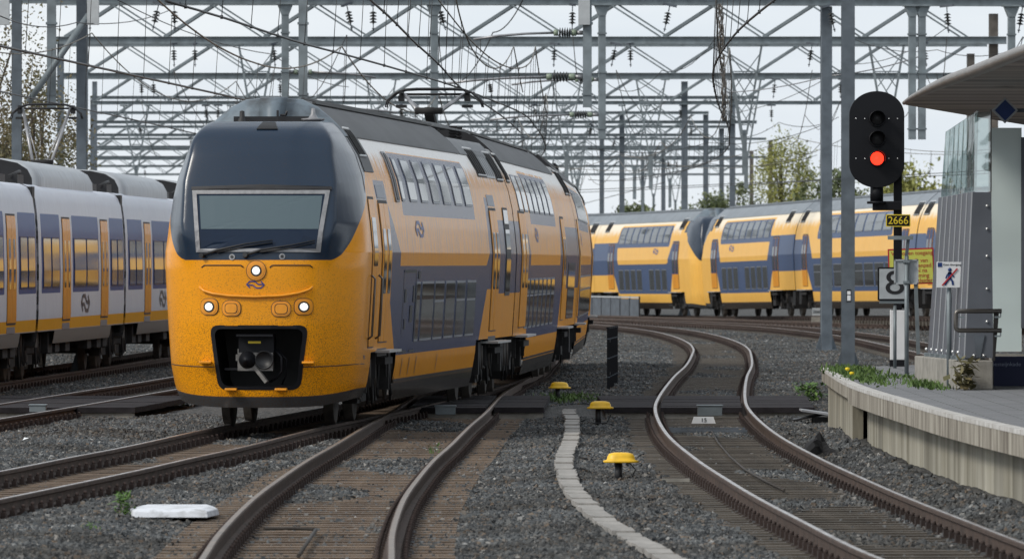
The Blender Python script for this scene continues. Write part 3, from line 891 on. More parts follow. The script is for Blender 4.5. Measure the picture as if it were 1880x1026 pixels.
# black slatted screen beyond the crossing
t = empty("slatted_screen", (xw(1117, 150), 150, -.15))
tag(t, "short black slatted screen standing on end in the ballast", "screen")
slat = MB()
slat.box((0, 0, .6), (.06, .10, 1.2))
for zz in (.25, .62, 1.0): slat.box((0, -.052, zz), (.066, .012, .02), 1)  # paler bands: glints on the black slats, put into the colour
slat.lathe((0, 0, 1.2), [(.045, 0), (.045, .03), (.0, .03)], 8, 0)
sm_ = slat.mesh("screen_post", [M['signal_black'], M['galv_dark']])
for i in range(5):
    inst("slat", sm_, t, (i * .068, i * 2.1, -i * .01))
MB().bar((0, .06, .95), (.22, 8.4, .92), .02, .05).bar((0, .06, .3), (.22, 8.4, .28), .02, .05).build("connecting_rail", M['black'], t)

# ------------------------------------------------------------------ double deck train
PZ = np.array([.28, .45, .85, 1.1, 1.8, 2.5, 2.9, 3.3, 3.6, 3.9, 4.2, 4.4, 4.58, 4.69, 4.73])
PV = np.array([1.24, 1.29, 1.36, 1.38, 1.425, 1.46, 1.425, 1.375, 1.31, 1.20, 1.02, .84, .62, .40, .0])
def hw(z): return np.interp(z, PZ, PV)
_uz = np.linspace(.2, 4.5, 431)
_u0 = np.interp(_uz, [.2, .45, .85, .9, 1.5, 2.3, 2.5, 3.4, 3.9, 4.15, 4.28, 4.36], [.20, .10, .02, .0, -.02, .0, .05, .36, .56, .70, .84, 1.16])
_k = np.exp(-np.linspace(-2, 2, 17) ** 2); _k /= _k.sum()
_u0 = np.convolve(np.pad(_u0, 8, mode='edge'), _k, 'valid')
def u0(z): return np.interp(z, _uz, _u0)
NOSE_N, NOSE_A = 2.5, 1.55
def crease_v(z):
    c = 1.09 - .10 * max(0, (2.9 - z) / .6) - .07 * min(1, max(0, (z - 3.5) / .4))
    if z > 3.98:
        q = min(1.0, (z - 3.98) / .40); c -= .36 * (1 - math.sqrt(max(0, 1 - q * q)))
    return c
def plan(v, w, z):
    """Set-back of the nose at half-breadth v: round below, a flat panel with creased, swept corners above."""
    r = min(v / w, 1.0)
    a = NOSE_A * (1 - (1 - r ** NOSE_N) ** (1 / NOSE_N))
    k = min(1.0, max(0.0, (z - 2.25) / .55)); k = k * k * (3 - 2 * k)
    c = min(crease_v(z), w * .93)
    b = .07 * (min(v, c) / c) ** 2
    e = .02; q = (math.sqrt((v - c) ** 2 + e * e) + (v - c)) / 2 - (math.sqrt(c * c + e * e) - c) / 2
    if q > 0:
        q = min(1.0, q / (w - c)); b += (NOSE_A - .07) * (.62 * q + .38 * (1 - (1 - q ** 3) ** (1 / 3)))
    return a * (1 - k) + b * k
def nose_u(v, z):
    w = hw(z)
    r = min(abs(v) / w, 1.0)
    return float(u0(z)) + plan(r * w, w, z)
def NP(v, z, off=0.0):
    """Point on the cab front (v across, z up), pushed out by off along the surface normal."""
    e = .01
    p = Vector((v, nose_u(v, z), z))
    if off:
        a = Vector((v + e, nose_u(v + e, z), z)) - Vector((v - e, nose_u(v - e, z), z))
        b = Vector((v, nose_u(v, z + e), z + e)) - Vector((v, nose_u(v, z - e), z - e))
        n = a.cross(b).normalized()
        if n.y > 0: n = -n
        p += n * off
    return p
def SP(side, u, z, off=0.0):
    """Point on the car side."""
    e = .02
    t = Vector((float(hw(z + e) - hw(z - e)), 0, 2 * e)).normalized()
    n = Vector((t.z, 0, -t.x))
    return Vector((side * (float(hw(z)) + n.x * off), u, z + n.z * off))

def side_patch(mb, side, u_a, u_b, z0, z1, off, r=0.0, m=0, thick=True, shear=0.0):
    """Rounded rectangle laid on the car side; shear leans it along u."""
    nz = max(4, int((z1 - z0) / .06))
    zs = [z0 + (z1 - z0) * i / nz for i in range(nz + 1)]
    if r: zs = sorted(set(zs + [z0 + r * .12, z0 + r * .4, z1 - r * .12, z1 - r * .4]))
    rows = []
    for z in zs:
        ins = 0.0
        if r:
            d = min(z - z0, z1 - z)
            if d < r: ins = r - math.sqrt(max(0, r * r - (r - d) ** 2))
        sh = shear * (z - z0)
        rows.append([SP(side, u_a + ins + sh, z, off), SP(side, u_b - ins + sh, z, off)])
    if thick:
        rows = [[SP(side, a.y, z, -.01), a, b, SP(side, b.y, z, -.01)] for (a, b), z in zip(rows, zs)]
        rows = [[Vector((p.x, p.y, p.z)) for p in r_] for r_ in rows]
    mb.grid(rows, m, smooth=False)
    if thick:
        mb.f.append(tuple(len(mb.v) - 4 + i for i in range(4))); mb.m.append(m); mb.s.append(False)
    return mb

def front_poly(mb, poly, off, m=0, inner=None, centre=True):
    """Polygon laid on the cab front; with inner (same count) it becomes a ring."""
    n = len(poly)
    if inner:
        outp = [NP(a, b, off) for a, b in poly]; inp = [NP(a, b, off) for a, b in inner]
        fs = [(i, (i + 1) % n, n + (i + 1) % n, n + i) for i in range(n)]
        base = [NP(a, b, -.02) for a, b in poly]
        fs += [(2 * n + i, 2 * n + (i + 1) % n, (i + 1) % n, i) for i in range(n)]
        mb.add(outp + inp + base, fs, m)
    else:
        cx = sum(a for a, b in poly) / n; cz = sum(b for a, b in poly) / n
        k = 4
        vs, fs = [NP(cx, cz, off)], []
        for j in range(1, k + 1):
            for a, b in poly: vs.append(NP(cx + (a - cx) * j / k, cz + (b - cz) * j / k, off))
        for i in range(n): fs.append((0, 1 + i, 1 + (i + 1) % n))
        for j in range(k - 1):
            for i in range(n):
                fs.append((1 + j * n + i, 1 + (j + 1) * n + i, 1 + (j + 1) * n + (i + 1) % n, 1 + j * n + (i + 1) % n))
        nb = len(vs)
        vs += [NP(a, b, -.015) for a, b in poly]
        for i in range(n):
            j = (i + 1) % n
            fs.append((1 + (k - 1) * n + i, nb + i, nb + j, 1 + (k - 1) * n + j))
        mb.add(vs, fs, m)
    return mb

def subdiv(poly, n=6):
    out = []
    for (a, b), (c, d) in zip(poly, poly[1:] + poly[:1]):
        for k in range(n): out.append((a + (c - a) * k / n, b + (d - b) * k / n))
    return out

def poly_sd(U, Z, poly):
    """Signed distance (positive inside) to a polygon, vectorised."""
    d = np.full(U.shape, 1e9); ins = np.zeros(U.shape, bool)
    n = len(poly)
    for i in range(n):
        (x0, y0), (x1, y1) = poly[i], poly[(i + 1) % n]
        ex, ey = x1 - x0, y1 - y0
        wx, wy = U - x0, Z - y0
        t = np.clip((wx * ex + wy * ey) / (ex * ex + ey * ey), 0, 1)
        d = np.minimum(d, np.hypot(wx - ex * t, wy - ey * t))
        c = ((y0 > Z) != (y1 > Z)) & (U < (x1 - x0) * (Z - y0) / ((y1 - y0) if y1 != y0 else 1e-9) + x0)
        ins ^= c
    return np.where(ins, d, -d)

def round_poly(poly, r, n=5):
    out = []
    k = len(poly)
    for i in range(k):
        p, a, b = Vector(poly[i]), Vector(poly[i - 1]), Vector(poly[(i + 1) % k])
        da, db = (a - p).normalized(), (b - p).normalized()
        s, e = p + da * r, p + db * r
        for j in range(n + 1):
            t = j / n; q = s * (1 - t) ** 2 + p * 2 * t * (1 - t) + e * t * t; out.append((q.x, q.y))
    return out
OPEN = round_poly([(-.635, 1.445), (.715, 1.445), (.60, .575), (-.52, .575)], .13)
QZ = [2.3, 2.38, 2.45, 2.65, 2.9, 3.24, 3.5, 3.65, 4.4]
QB = [1.0, 1.28, 1.50, 1.78, 2.08, 2.56, 3.05, 3.25, 3.25]

def car_body(name, L, nose, blue_polys, cutouts, grey_polys, du=.1, dz=.045, parent=None, paint='livery'):
    """Body shell of one car. Local axes: x right, y back from the nose, z up from the rail."""
    zs = sorted(set([round(z, 3) for z in np.arange(.30, 4.34, dz)] + [.47, 1.05, 2.49, 2.5, 2.51, 4.33, 4.36]))
    us = list(np.arange(3.1 if nose else 0.0, L, du)) + [L]
    if nose: us = [3.1] + us[1:]
    rows, UU, QQ, ZZ, VV = [], [], [], [], []
    th = np.linspace(-math.pi / 2, math.pi / 2, 141 if dz < .06 else 41)
    for z in zs:
        w = float(hw(z)); b = float(u0(z))
        row, uu, qq = [], [], []
        for u in reversed(us): row.append((-w, u, z)); uu.append(u); qq.append(w + .8 * u)
        if nose:
            tail = b + NOSE_A
            ks = np.linspace(0, 1, 14)[1:-1]
            for k in ks: row.append((-w, 3.1 + (tail - 3.1) * k, z)); uu.append(row[-1][1]); qq.append(w + .8 * row[-1][1])
            for t in th:
                v = w * math.copysign(abs(math.sin(t)) ** (2 / NOSE_N), t)
                u = b + plan(abs(v), w, z)
                row.append((v, u, z)); uu.append(u); qq.append(abs(v) + .8 * (u - b))
            for k in ks: row.append((w, tail + (3.1 - tail) * k, z)); uu.append(row[-1][1]); qq.append(w + .8 * row[-1][1])
        for u in us: row.append((w, u, z)); uu.append(u); qq.append(w + .8 * u)
        rows.append(row); UU.append(uu); QQ.append(qq)
    nr_, nc_ = len(rows), len(rows[0])
    if nose:      # the lower lip of the nose sweeps up towards its corners
        for row, uu in zip(rows, UU):
            for i, (x_, u_, z_) in enumerate(row):
                if z_ < .62 and u_ < 2.6: row[i] = (x_, u_, z_ + .13 * (1 - (z_ - .30) / .32) * min(1, abs(x_) / 1.3) ** 4)
    P = np.array(rows); U = np.array(UU); Q = np.array(QQ); Z = P[:, :, 2]; V = P[:, :, 0]
    blue = np.full(U.shape, -9.0); grey = np.full(U.shape, -9.0)
    for p in blue_polys: blue = np.maximum(blue, poly_sd(U, Z, p))
    for p in grey_polys: grey = np.maximum(grey, poly_sd(U, Z, p))
    slate = np.full(U.shape, -9.0)
    if nose:
        qb = np.interp(Z, QZ, QB)
        slate = np.minimum(Z - 2.385, (qb - Q) * .6)
        slate = np.where(U > 3.4, -1, slate)
    black = np.where(U > (2.6 if nose else -1), .56 - Z, -1.0)
    skirt = np.where(U <= (2.6 if nose else -1), .455 + .10 * np.minimum(1, np.abs(V) / 1.3) ** 4 - Z, np.minimum(Z - .56, .615 - Z))
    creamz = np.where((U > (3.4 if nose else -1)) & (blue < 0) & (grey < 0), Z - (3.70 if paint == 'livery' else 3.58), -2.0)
    speck = np.clip(1.5 - (Z - .9) / 1.2, 0, 1.5) * (U < 2.4)
    keep = []
    vflat = P.reshape(-1, 3)
    idx = np.arange(nr_ * nc_).reshape(nr_, nc_)
    cu = (U[:-1, :-1] + U[1:, 1:]) / 2; cz = (Z[:-1, :-1] + Z[1:, 1:]) / 2; cv = (V[:-1, :-1] + V[1:, 1:]) / 2
    ok = np.ones(cu.shape, bool)
    for (a, b, zt) in cutouts: ok &= ~((cu > a) & (cu < b) & (cz < zt))
    if nose:
        ins = poly_sd(cv, cz, OPEN) > 0
        ok &= ~(ins & (cu < 1.2))
    q = np.stack([idx[:-1, :-1], idx[:-1, 1:], idx[1:, 1:], idx[1:, :-1]], -1)[ok].reshape(-1, 4).tolist()
    top = idx[-1].tolist()
    h = nc_ // 2
    for i in range(h - (0 if nc_ % 2 else 1)):
        a, b_, c, d = top[i], top[i + 1], top[nc_ - 2 - i], top[nc_ - 1 - i]
        if len({a, b_, c, d}) == 4: q.append((a, b_, c, d))
        elif len({a, b_, c, d}) == 3: q.append((a, b_, d))
    nq = len(q)
    ends = [tuple(idx[:, 0].tolist() + idx[::-1, -1].tolist())]
    if not nose:
        j = len(us) - 1
        q += []
        # front bulkhead of a car without a cab: both columns at u = 0
        ends.append(tuple(idx[:, j].tolist() + idx[::-1, j + 1].tolist()))
    me = bpy.data.meshes.new(name)
    me.from_pydata(vflat.tolist(), [], q + ends)
    me.materials.append(M[paint]); me.materials.append(M['matt_black'])
    sm = [True] * len(me.polygons)
    for k in range(nq, len(me.polygons)):
        me.polygons[k].material_index = 1; sm[k] = False
    me.polygons.foreach_set("use_smooth", sm)
    for nm, arr in (("blue", blue), ("grey", grey), ("slate", slate), ("black", black), ("skirt", skirt), ("speck", speck), ("side", (np.clip((U - 1.2) / 1.0, 0, 1) if nose else np.ones(U.shape)) * np.interp(Z, [2.45, 2.52], [.22, 1.0])), ("cream", creamz)):
        a = me.attributes.new(nm, 'FLOAT', 'POINT'); a.data.foreach_set("value", arr.astype(np.float32).ravel())
    bm = bmesh.new(); bm.from_mesh(me)
    bmesh.ops.recalc_face_normals(bm, faces=bm.faces)
    bm.to_mesh(me); bm.free()
    return inst(name, me, parent)

def roof_part(L, ua, ub, m, parent, top=4.73, front_cap=0.0, mfront=None, seg=1.0):
    """Raised roof shell between ua and ub with a sloping front end."""
    zs = [z for z in [4.16, 4.2, 4.28, 4.36, 4.44, 4.52, 4.58, 4.64, 4.69, 4.715, 4.73] if z <= top + 1e-6]
    half = [(float(hw(z)) + .012, z + .01) for z in zs]
    if top < 4.7: half.append((half[-1][0] * .55, top + .03))
    else: half = half[:-1] + [(.2, 4.735)]
    prof = half + [(0, half[-1][1] + .004)] + [(-a, b) for a, b in reversed(half)]
    mb = MB()
    n = max(2, int((ub - ua) / seg))
    rows = []
    for i in range(n + 1):
        u = ua + (ub - ua) * i / n
        rows.append([Vector((a, u, z)) for a, z in prof])
    mb.grid(rows, 0)
    mb.add(rows[-1], [tuple(range(len(prof)))], 1)
    if front_cap:
        low = [Vector((a * (1.0 if z < 4.3 else .97), ua - front_cap * (1 - (z - 4.16) / .6) ** 1.0 * .9 - .02, 4.16 + (z - 4.16))) for a, z in prof]
        rr = []
        for k in range(6):
            t = k / 5
            rr.append([Vector((a * (1 - .05 * t * t), ua - front_cap * t, 4.16 + (z - 4.16) * (1 - t ** 2.2))) for a, z in prof])
        mb.grid(rr, 1)
    else:
        mb.add(rows[0], [tuple(range(len(prof)))], 1)
    # ridge ribs
    for sgn in (-1, 1):
        mb.bar((sgn * .56, ua + .1, 4.655), (sgn * .56, ub - .1, 4.655), .05, .03, 0)
        mb.bar((sgn * .40, ua + .1, 4.715), (sgn * .40, ub - .1, 4.715), .05, .03, 0)
    return mb.build("roof", [m, mfront or M['black']], parent)

def window(side, u_a, u_b, z0, z1, parent, r=.06, split=None, off=.012, frame=None, shear=0.0, rim=.035, mats=None):
    mb = MB()
    side_patch(mb, side, u_a, u_b, z0, z1, off, r, 0, shear=shear)
    if split is None:
        side_patch(mb, side, u_a + rim, u_b - rim, z0 + rim, z1 - rim, off + .004, max(.01, r - rim * .5), 1, thick=False, shear=shear)
    else:
        side_patch(mb, side, u_a + rim, u_b - rim, z0 + rim, split - rim * .5, off + .004, max(.01, r - rim * .5), 1, thick=False, shear=shear)
        side_patch(mb, side, u_a + rim, u_b - rim, split + rim * .5, z1 - rim, off + .004, max(.01, r - rim * .5), 1, thick=False, shear=shear)
    return mb.build("window", mats or [frame or M['win_frame'], M['glass']], parent)

def door(side, u_a, u_b, z0, z1, parent, detail=True, blue=False):
    """Two leaf plug door: black surround, yellow leaves, a dark tall pane in each."""
    mb = MB()
    side_patch(mb, side, u_a, u_b, z0, z1, .006, .07, 1)
    um = (u_a + u_b) / 2
    w = .05
    for a, b in ((u_a + w, um - .015), (um + .015, u_b - w)):
        side_patch(mb, side, a, b, z0 + .02, z1 - w, .018, .03, 0)
        if blue: side_patch(mb, side, a + .01, b - .01, 1.84, z1 - w - .01, .020, .03, 4)
        side_patch(mb, side, a + (b - a) * .22, b - (b - a) * .18, 1.9, z1 - .42, .024, .04, 2)
    if detail:
        side_patch(mb, side, u_a + .05, u_b - .05, z1 + .03, z1 + .22, .006, .02, 3)
        mb.box((side * 1.33, um, z0 - .10), (.10, u_b - u_a + .02, .19), 1)
    return mb.build("door", [M['door_paint'], M['rubber'], M['glass'], M['win_frame'], M['door_blue']], parent)

def step(side, u_a, u_b, z, parent):
    mb = MB()
    mb.box((side * 1.43, (u_a + u_b) / 2, z), (.30, u_b - u_a, .035), 0)
    mb.box((side * 1.33, u_a + .12, z - .2), (.07, .05, .38), 1)
    mb.box((side * 1.33, u_b - .12, z - .2), (.07, .05, .38), 1)
    mb.box((side * 1.40, (u_a + u_b) / 2, z - .14), (.16, (u_b - u_a) * .6, .10), 1)
    return mb.build("step", [M['step'], M['matt_black']], parent)

def bogie_mesh(base=2.6, rich=True):
    mb = MB()
    for sy in (-1, 1):
        y = sy * base / 2
        mb.cyl((-.95, y, .45), (.95, y, .45), .09, n=10, m=1)
        for sx in (-1, 1):
            mb.lathe((sx * .75, y, .45), [(.0, -.065), (.40, -.065), (.445, -.06), (.45, .05), (.48, .055), (.48, .075), (.0, .075)] if sx < 0 else [(.0, .065), (.40, .065), (.445, .06), (.45, -.05), (.48, -.055), (.48, -.075), (.0, -.075)], 24, 1, axis='X')
            mb.box((sx * 1.03, y, .46), (.22, .30, .30), 0)
            mb.cyl((sx * 1.12, y, .46), (sx * 1.17, y, .46), .10, .09, 12, 1)
            for q in (-.34, .34):
                for kk in range(4): mb.lathe((sx * 1.02, y + q, .50 + kk * .07), [(.05, 0), (.10, .015), (.10, .04), (.05, .055)], 10, 1)
    for sx in (-1, 1):
        mb.box((sx * 1.02, 0, .66), (.16, base * .62, .24), 0)
        mb.box((sx * 1.02, 0, .42), (.14, base * .36, .20), 0)
        mb.bar((sx * 1.02, -base * .3, .64), (sx * 1.02, -base * .62, .80), .16, .14)
        mb.bar((sx * 1.02, base * .3, .64), (sx * 1.02, base * .62, .80), .16, .14)
        for q in (-.25, .25): mb.lathe((sx * 1.02, q, .78), [(.12, 0), (.17, .05), (.17, .11), (.10, .16), (.17, .21), (.12, .26)], 12, 1)
        if rich:
            mb.tube([(sx * 1.22, -.4, .95), (sx * 1.24, -.35, .45), (sx * 1.22, -.1, .28), (sx * 1.20, .2, .5), (sx * 1.2, .25, .95)], .018, 6, 0)
            mb.tube([(sx * 1.18, .55, .95), (sx * 1.22, .7, .40), (sx * 1.2, .9, .35), (sx * 1.2, 1.0, .9)], .016, 6, 0)
            mb.box((sx * 1.17, -.75, .80), (.14, .2, .28), 1)
            mb.cyl((sx * 1.2, .35, .95), (sx * 1.2, .35, .52), .035, n=8, m=1)
    mb.box((0, 0, .62), (1.9, .5, .2), 0)
    return mb.mesh("bogie", [M['matt_black'], M['dirt_metal']])
BOGIE = bogie_mesh()

LOGO = [[(-16, 0.4), (-10.2, 6), (-1.5, 6), (5.2, .7), (15, .7)], [(16, -0.4), (10.2, -6), (1.5, -6), (-5.2, -.7), (-15, -.7)], [(-10.2, -5.6), (-15.6, 0)], [(10.2, 5.6), (15.6, 0)]]
def logo_strip(mb, f, sc_a, sc_b, w, m=0):
    """NS arrows as flat strokes mapped through f(a, b)."""
    for line in LOGO:
        for (a0, b0), (a1, b1) in zip(line, line[1:]):
            dx, dy = a1 - a0, b1 - b0
            l = math.hypot(dx, dy); nx, ny = -dy / l * w, dx / l * w
            ex, ey = dx / l * w * .5, dy / l * w * .5
            q = [(a0 - ex + nx, b0 - ey + ny), (a1 + ex + nx, b1 + ey + ny), (a1 + ex - nx, b1 + ey - ny), (a0 - ex - nx, b0 - ey - ny)]
            mb.add([f(a * sc_a, b * sc_b) for a, b in q], [(0, 1, 2, 3)], m)
    return mb

def vents(side, u_a, u_b, z0, z1, parent, n=4):
    """Louvred grille on the roof shoulder."""
    mb = MB()
    side_patch(mb, side, u_a, u_b, z0, z1, .014, 0, 0)
    for i in range(n):
        a = u_a + (u_b - u_a) * (i + .25) / n
        side_patch(mb, side, a, a + (u_b - u_a) / n * .55, z0 + .05, z1 - .05, .03, 0, 1)
    for z in (z0 + .02, z1 - .03):
        for i in range(7):
            a = u_a + (u_b - u_a) * (i + .2) / 7
            side_patch(mb, side, a, a + (u_b - u_a) / 14, z, z + .02, .034, 0, 2)
    return mb.build("louvre", [M['rubber'], M['matt_black'], M['white']], parent)

def slots(side, items, parent, name="hatch", m=None):
    mb = MB()
    for (a, b, z0, z1) in items: side_patch(mb, side, a, b, z0, z1, .008, .01, 0, thick=False)
    return mb.build(name, m or M['rubber'], parent)

# ---- front train placement: straight cars chained along the track
NOSE = Vector((-3.623, 107.7, 0)); JOINT1 = Vector((-1.366, 134.5, 0)); END2 = Vector((-.053, 161.5, 0)); END3 = Vector((.55, 188.5, 0))
def frame(a, b):
    d = (b - a); return -math.atan2(d.x, d.y), d.length
def solver(a, b):
    """Return f(px, z): distance u along the right side of the car seen at photo column px."""
    d = (b - a).normalized(); nx = Vector((d.y, -d.x, 0))
    def f(px, z, v=None):
        w = float(hw(z)) if v is None else v
        # (a + d u + nx w).x = (px-CX)/F * (..).y
        k = (px - CX) / F
        ax, ay = a.x + nx.x * w, a.y + nx.y * w
        return (k * ay - ax) / (d.x - k * d.y)
    return f

train = empty("double_decker_train", NOSE)
tag(train, "yellow and blue double deck train facing the camera with three lit headlights", "train")
rz1, L1 = frame(NOSE, JOINT1); rz2, L2 = frame(JOINT1, END2); rz3, L3 = frame(END2, END3)
g1, g2 = solver(NOSE, JOINT1), solver(JOINT1, END2)
L1b = L1 - .12

# panel outlines, from photo columns on the near side of car 1
dA0, dA1 = g1(702, 2.5), g1(719, 2.5)
uS = g1(736.5, 2.5); uE = g1(894, 2.4); dB0, dB1 = g1(904.5, 2.5), g1(917.5, 2.5)
wE0, wE1 = g1(929.4, 2.5), g1(938.2, 2.5)
uw0, uw1 = g1(737, 3.3), g1(869, 3.3)
lo0, lo1 = g1(724, 1.0), g1(877, 1.05)
print("u:", [round(x, 2) for x in (dA0, dA1, uS, uE, dB0, dB1, wE0, wE1, uw0, uw1, lo0, lo1, L1)])
BLUE1 = [
    [(dA1, 3.30), (uS, 2.5), (uS, 2.30), (uE, 2.30), (uE + .5, 2.5), (uE + .5, 3.45), (dB0 + .02, 3.45), (dB0 + .02, 1.9), (uE + .3, 1.9), (lo1, .97), (lo0, .97), (dA1, 1.85)],
    [(dB1 - .02, 3.08), (L1b + .2, 3.08), (L1b + .2, 1.82), (dB1 - .02, 1.82)],
    [(uw0, 3.06), (uw1, 3.06), (uw1 + .05, 4.0), (uw0 - .1, 4.0)],
    [(dA0 - .1, 3.26), (dA1 + .1, 3.26), (dA1 + .1, 3.55), (dA0 - .1, 3.55)],
]
GREY1 = [[(2.3, 3.66), (3.75, 3.66), (3.55, 4.22), (99, 4.22), (99, 4.5), (2.1, 4.5)]]
CUT1 = [(2.55, 6.2, 1.06), (lo1 - .3, 99, 1.06)]

car1 = car_body("carriage", L1b, True, BLUE1, CUT1, GREY1, du=.08, dz=.04, parent=train)
car1.rotation_euler = (0, 0, rz1)
car1["label"] = "leading carriage with the cab and windscreen"
S_ = 1
roof_part(L1b, 2.35, g1(805, 4.6, .3) if False else 20.2, M['train_roof'], car1, front_cap=.42, mfront=M['hump_front'])
roof_part(L1b, 20.25, L1b - .05, M['roof_light'], car1, top=4.44)
for a, b in ((3.15, dA0 - .55),):
    pass
for px0, px1 in ((736, 742), (751, 764.5), (772, 785), (793, 806), (813, 827), (834, 847), (853, 866)):
    window(1, g1(px0, 3.34), g1(px1, 3.34), 3.27, 3.93, car1, r=.08)
mbp = MB(); side_patch(mbp, 1, g1(724, 3.34), g1(731, 3.34), 3.25, 4.0, .02, .06, 0); side_patch(mbp, 1, g1(725.5, 3.34), g1(729.8, 3.34), 3.28, 3.97, .03, .04, 1)
mbp.build("air_intake", [M['frame_alu'], M['black']], car1)
for i, (px0, px1) in enumerate(((764, 771), (774, 796), (798, 815), (818, 835), (838, 853.5), (857, 873))):
    window(1, g1(px0, 2.0), g1(px1, 2.0), 1.15, 2.06, car1, r=.05, split=1.75 if i in (2, 4, 5) else None, shear=.0)
door(1, dA0, dA1, 1.18, 3.26, car1)
door(1, dB0, dB1, 1.18, 3.28, car1)
mbp = MB()
side_patch(mbp, 1, wE0, wE1, 1.78, 3.30, .01, .05, 0)
side_patch(mbp, 1, wE0 + .08, wE1 - .08, 1.85, 2.42, .016, .03, 1); side_patch(mbp, 1, wE0 + .08, wE1 - .08, 2.58, 2.92, .016, .03, 1); side_patch(mbp, 1, wE0 + .08, wE1 - .08, 3.02, 3.26, .016, .03, 1)
mbp.build("window", [M['rubber'], M['glass']], car1)
# crew door with handrails
cd0, cd1 = g1(684, 2.5), g1(695, 2.5)
mbp = MB(); side_patch(mbp, 1, cd0, cd1, 1.12, 3.3, .006, .06, 1); side_patch(mbp, 1, cd0 + .04, cd1 - .04, 1.14, 3.26, .014, .04, 0); side_patch(mbp, 1, cd0 + .16, cd1 - .16, 2.3, 3.0, .02, .05, 2)
mbp.build("crew_door", [M['door_paint'], M['rubber'], M['glass']], car1)
for uu in (cd0 - .12, cd1 + .10):
    MB().tube([SP(1, uu, 1.25, .01), SP(1, uu, 1.3, .07), SP(1, uu, 2.12, .07), SP(1, uu, 2.17, .01)], .018, 6).build("handrail", M['handrail'], car1)
mbp = MB(); side_patch(mbp, 1, 2.45, 3.75, 3.66, 4.24, .012, .02, 0); mbp.build("shoulder_panel", M['train_roof'], car1)
vents(1, 2.5, 3.35, 3.86, 4.30, car1, 4)
vents(1, 21.6, 23.2, 3.80, 4.30, car1, 4)
mbp = MB(); side_patch(mbp, 1, 23.3, 25.0, 3.80, 4.30, .014, 0, 0)
for i in range(4): side_patch(mbp, 1, 23.45 + i * .4, 23.6 + i * .4, 3.84, 4.26, .022, 0, 1)
mbp.build("roof_panel", [M['box_grey'], M['roof_light']], car1)
vents(1, 25.2, 26.4, 3.76, 4.28, car1, 3)
mbp = MB()
uL = g1(771, 2.8)
logo_strip(mbp, lambda a, b: SP(1, uL + a, 2.86 + b, .006), .040, .017, 1.5)
mbp.build("logo", M['logo_blue'], car1)
e1 = g1(741, 2.0)
slots(1, [(e1, e1 + .05, 1.25, 2.2), (e1 + 1.9, e1 + 1.95, 1.2, 2.25), (e1, e1 + 1.9, 2.2, 2.24), (e1 + 2.2, e1 + 2.5, 2.1, 2.22),
          (e1 + .2, e1 + .45, 1.75, 1.95), (e1 + .3, e1 + .5, 1.35, 1.5), (e1 + 1.1, e1 + 1.5, 1.45, 1.7), (e1 + 1.5, e1 + 1.75, 1.75, 2.0), (e1 - .3, e1 + .9, 1.0, 1.03), (e1 + 1.3, e1 + 2.2, 1.0, 1.03)], car1)
slots(1, [(e1 + .4, e1 + .46, .66, .92), (e1 + 1.5, e1 + 1.56, .66, .92), (e1 + 2.6, e1 + 2.66, .66, .92), (e1 + 6, e1 + 6.05, .66, .92)], car1)
step(1, 3.2, 5.0, 1.06, car1); step(1, 21.6, 24.2, 1.0, car1)
for yb in (4.35, L1b - 3.2): inst("bogie", BOGIE, car1, (0, yb, 0))
# dark equipment behind the bogie cut-outs
mb = MB()
mb.box((0, L1b / 2, .90), (2.1, L1b - 6.0, .3)); mb.box((0, 2.9, 1.02), (2.3, 1.0, .12)); mb.box((0, 4.4, 1.07), (2.6, 3.6, .06)); mb.box((0, L1b - 3.0, 1.07), (2.6, 5.9, .06))
for yy, ww in ((2.72, .25), (6.0, .3), (L1b - 5.6, .5), (L1b - 1.2, .6), (L1b - .5, .3)):
    mb.box((1.2, yy, .74), (.2, ww, .55), 0); mb.box((-1.2, yy, .74), (.2, ww, .55), 0)
    mb.tube([(1.26, yy - .1, 1.0), (1.32, yy, .4), (1.28, yy + .25, .3), (1.26, yy + .4, .95)], .02, 6)
    mb.cyl((1.28, yy + .3, .95), (1.28, yy + .3, .55), .05, n=8, m=1)
mb.build("underframe", [M['matt_black'], M['dirt_metal']], car1)

# ---- cab front
def fr(px, py, dY=108.0):
    """photo pixel -> (v, z) on the cab front, allowing for the turn of the nose."""
    v = (px - 469.0) / F * dY
    for _ in range(6):
        z = H + (HY - py) / F * (NOSE.y + nose_u(max(-1.4, min(1.4, v)), 2.5))
        u = nose_u(max(-1.43, min(1.43, v)), min(max(z, .3), 4.3))
        X = (px - CX) / F * (NOSE.y + u)
        v = (X - NOSE.x - math.sin(-rz1) * u) / math.cos(rz1)
    z = H + (HY - py) / F * (NOSE.y + u)
    return (v, z)

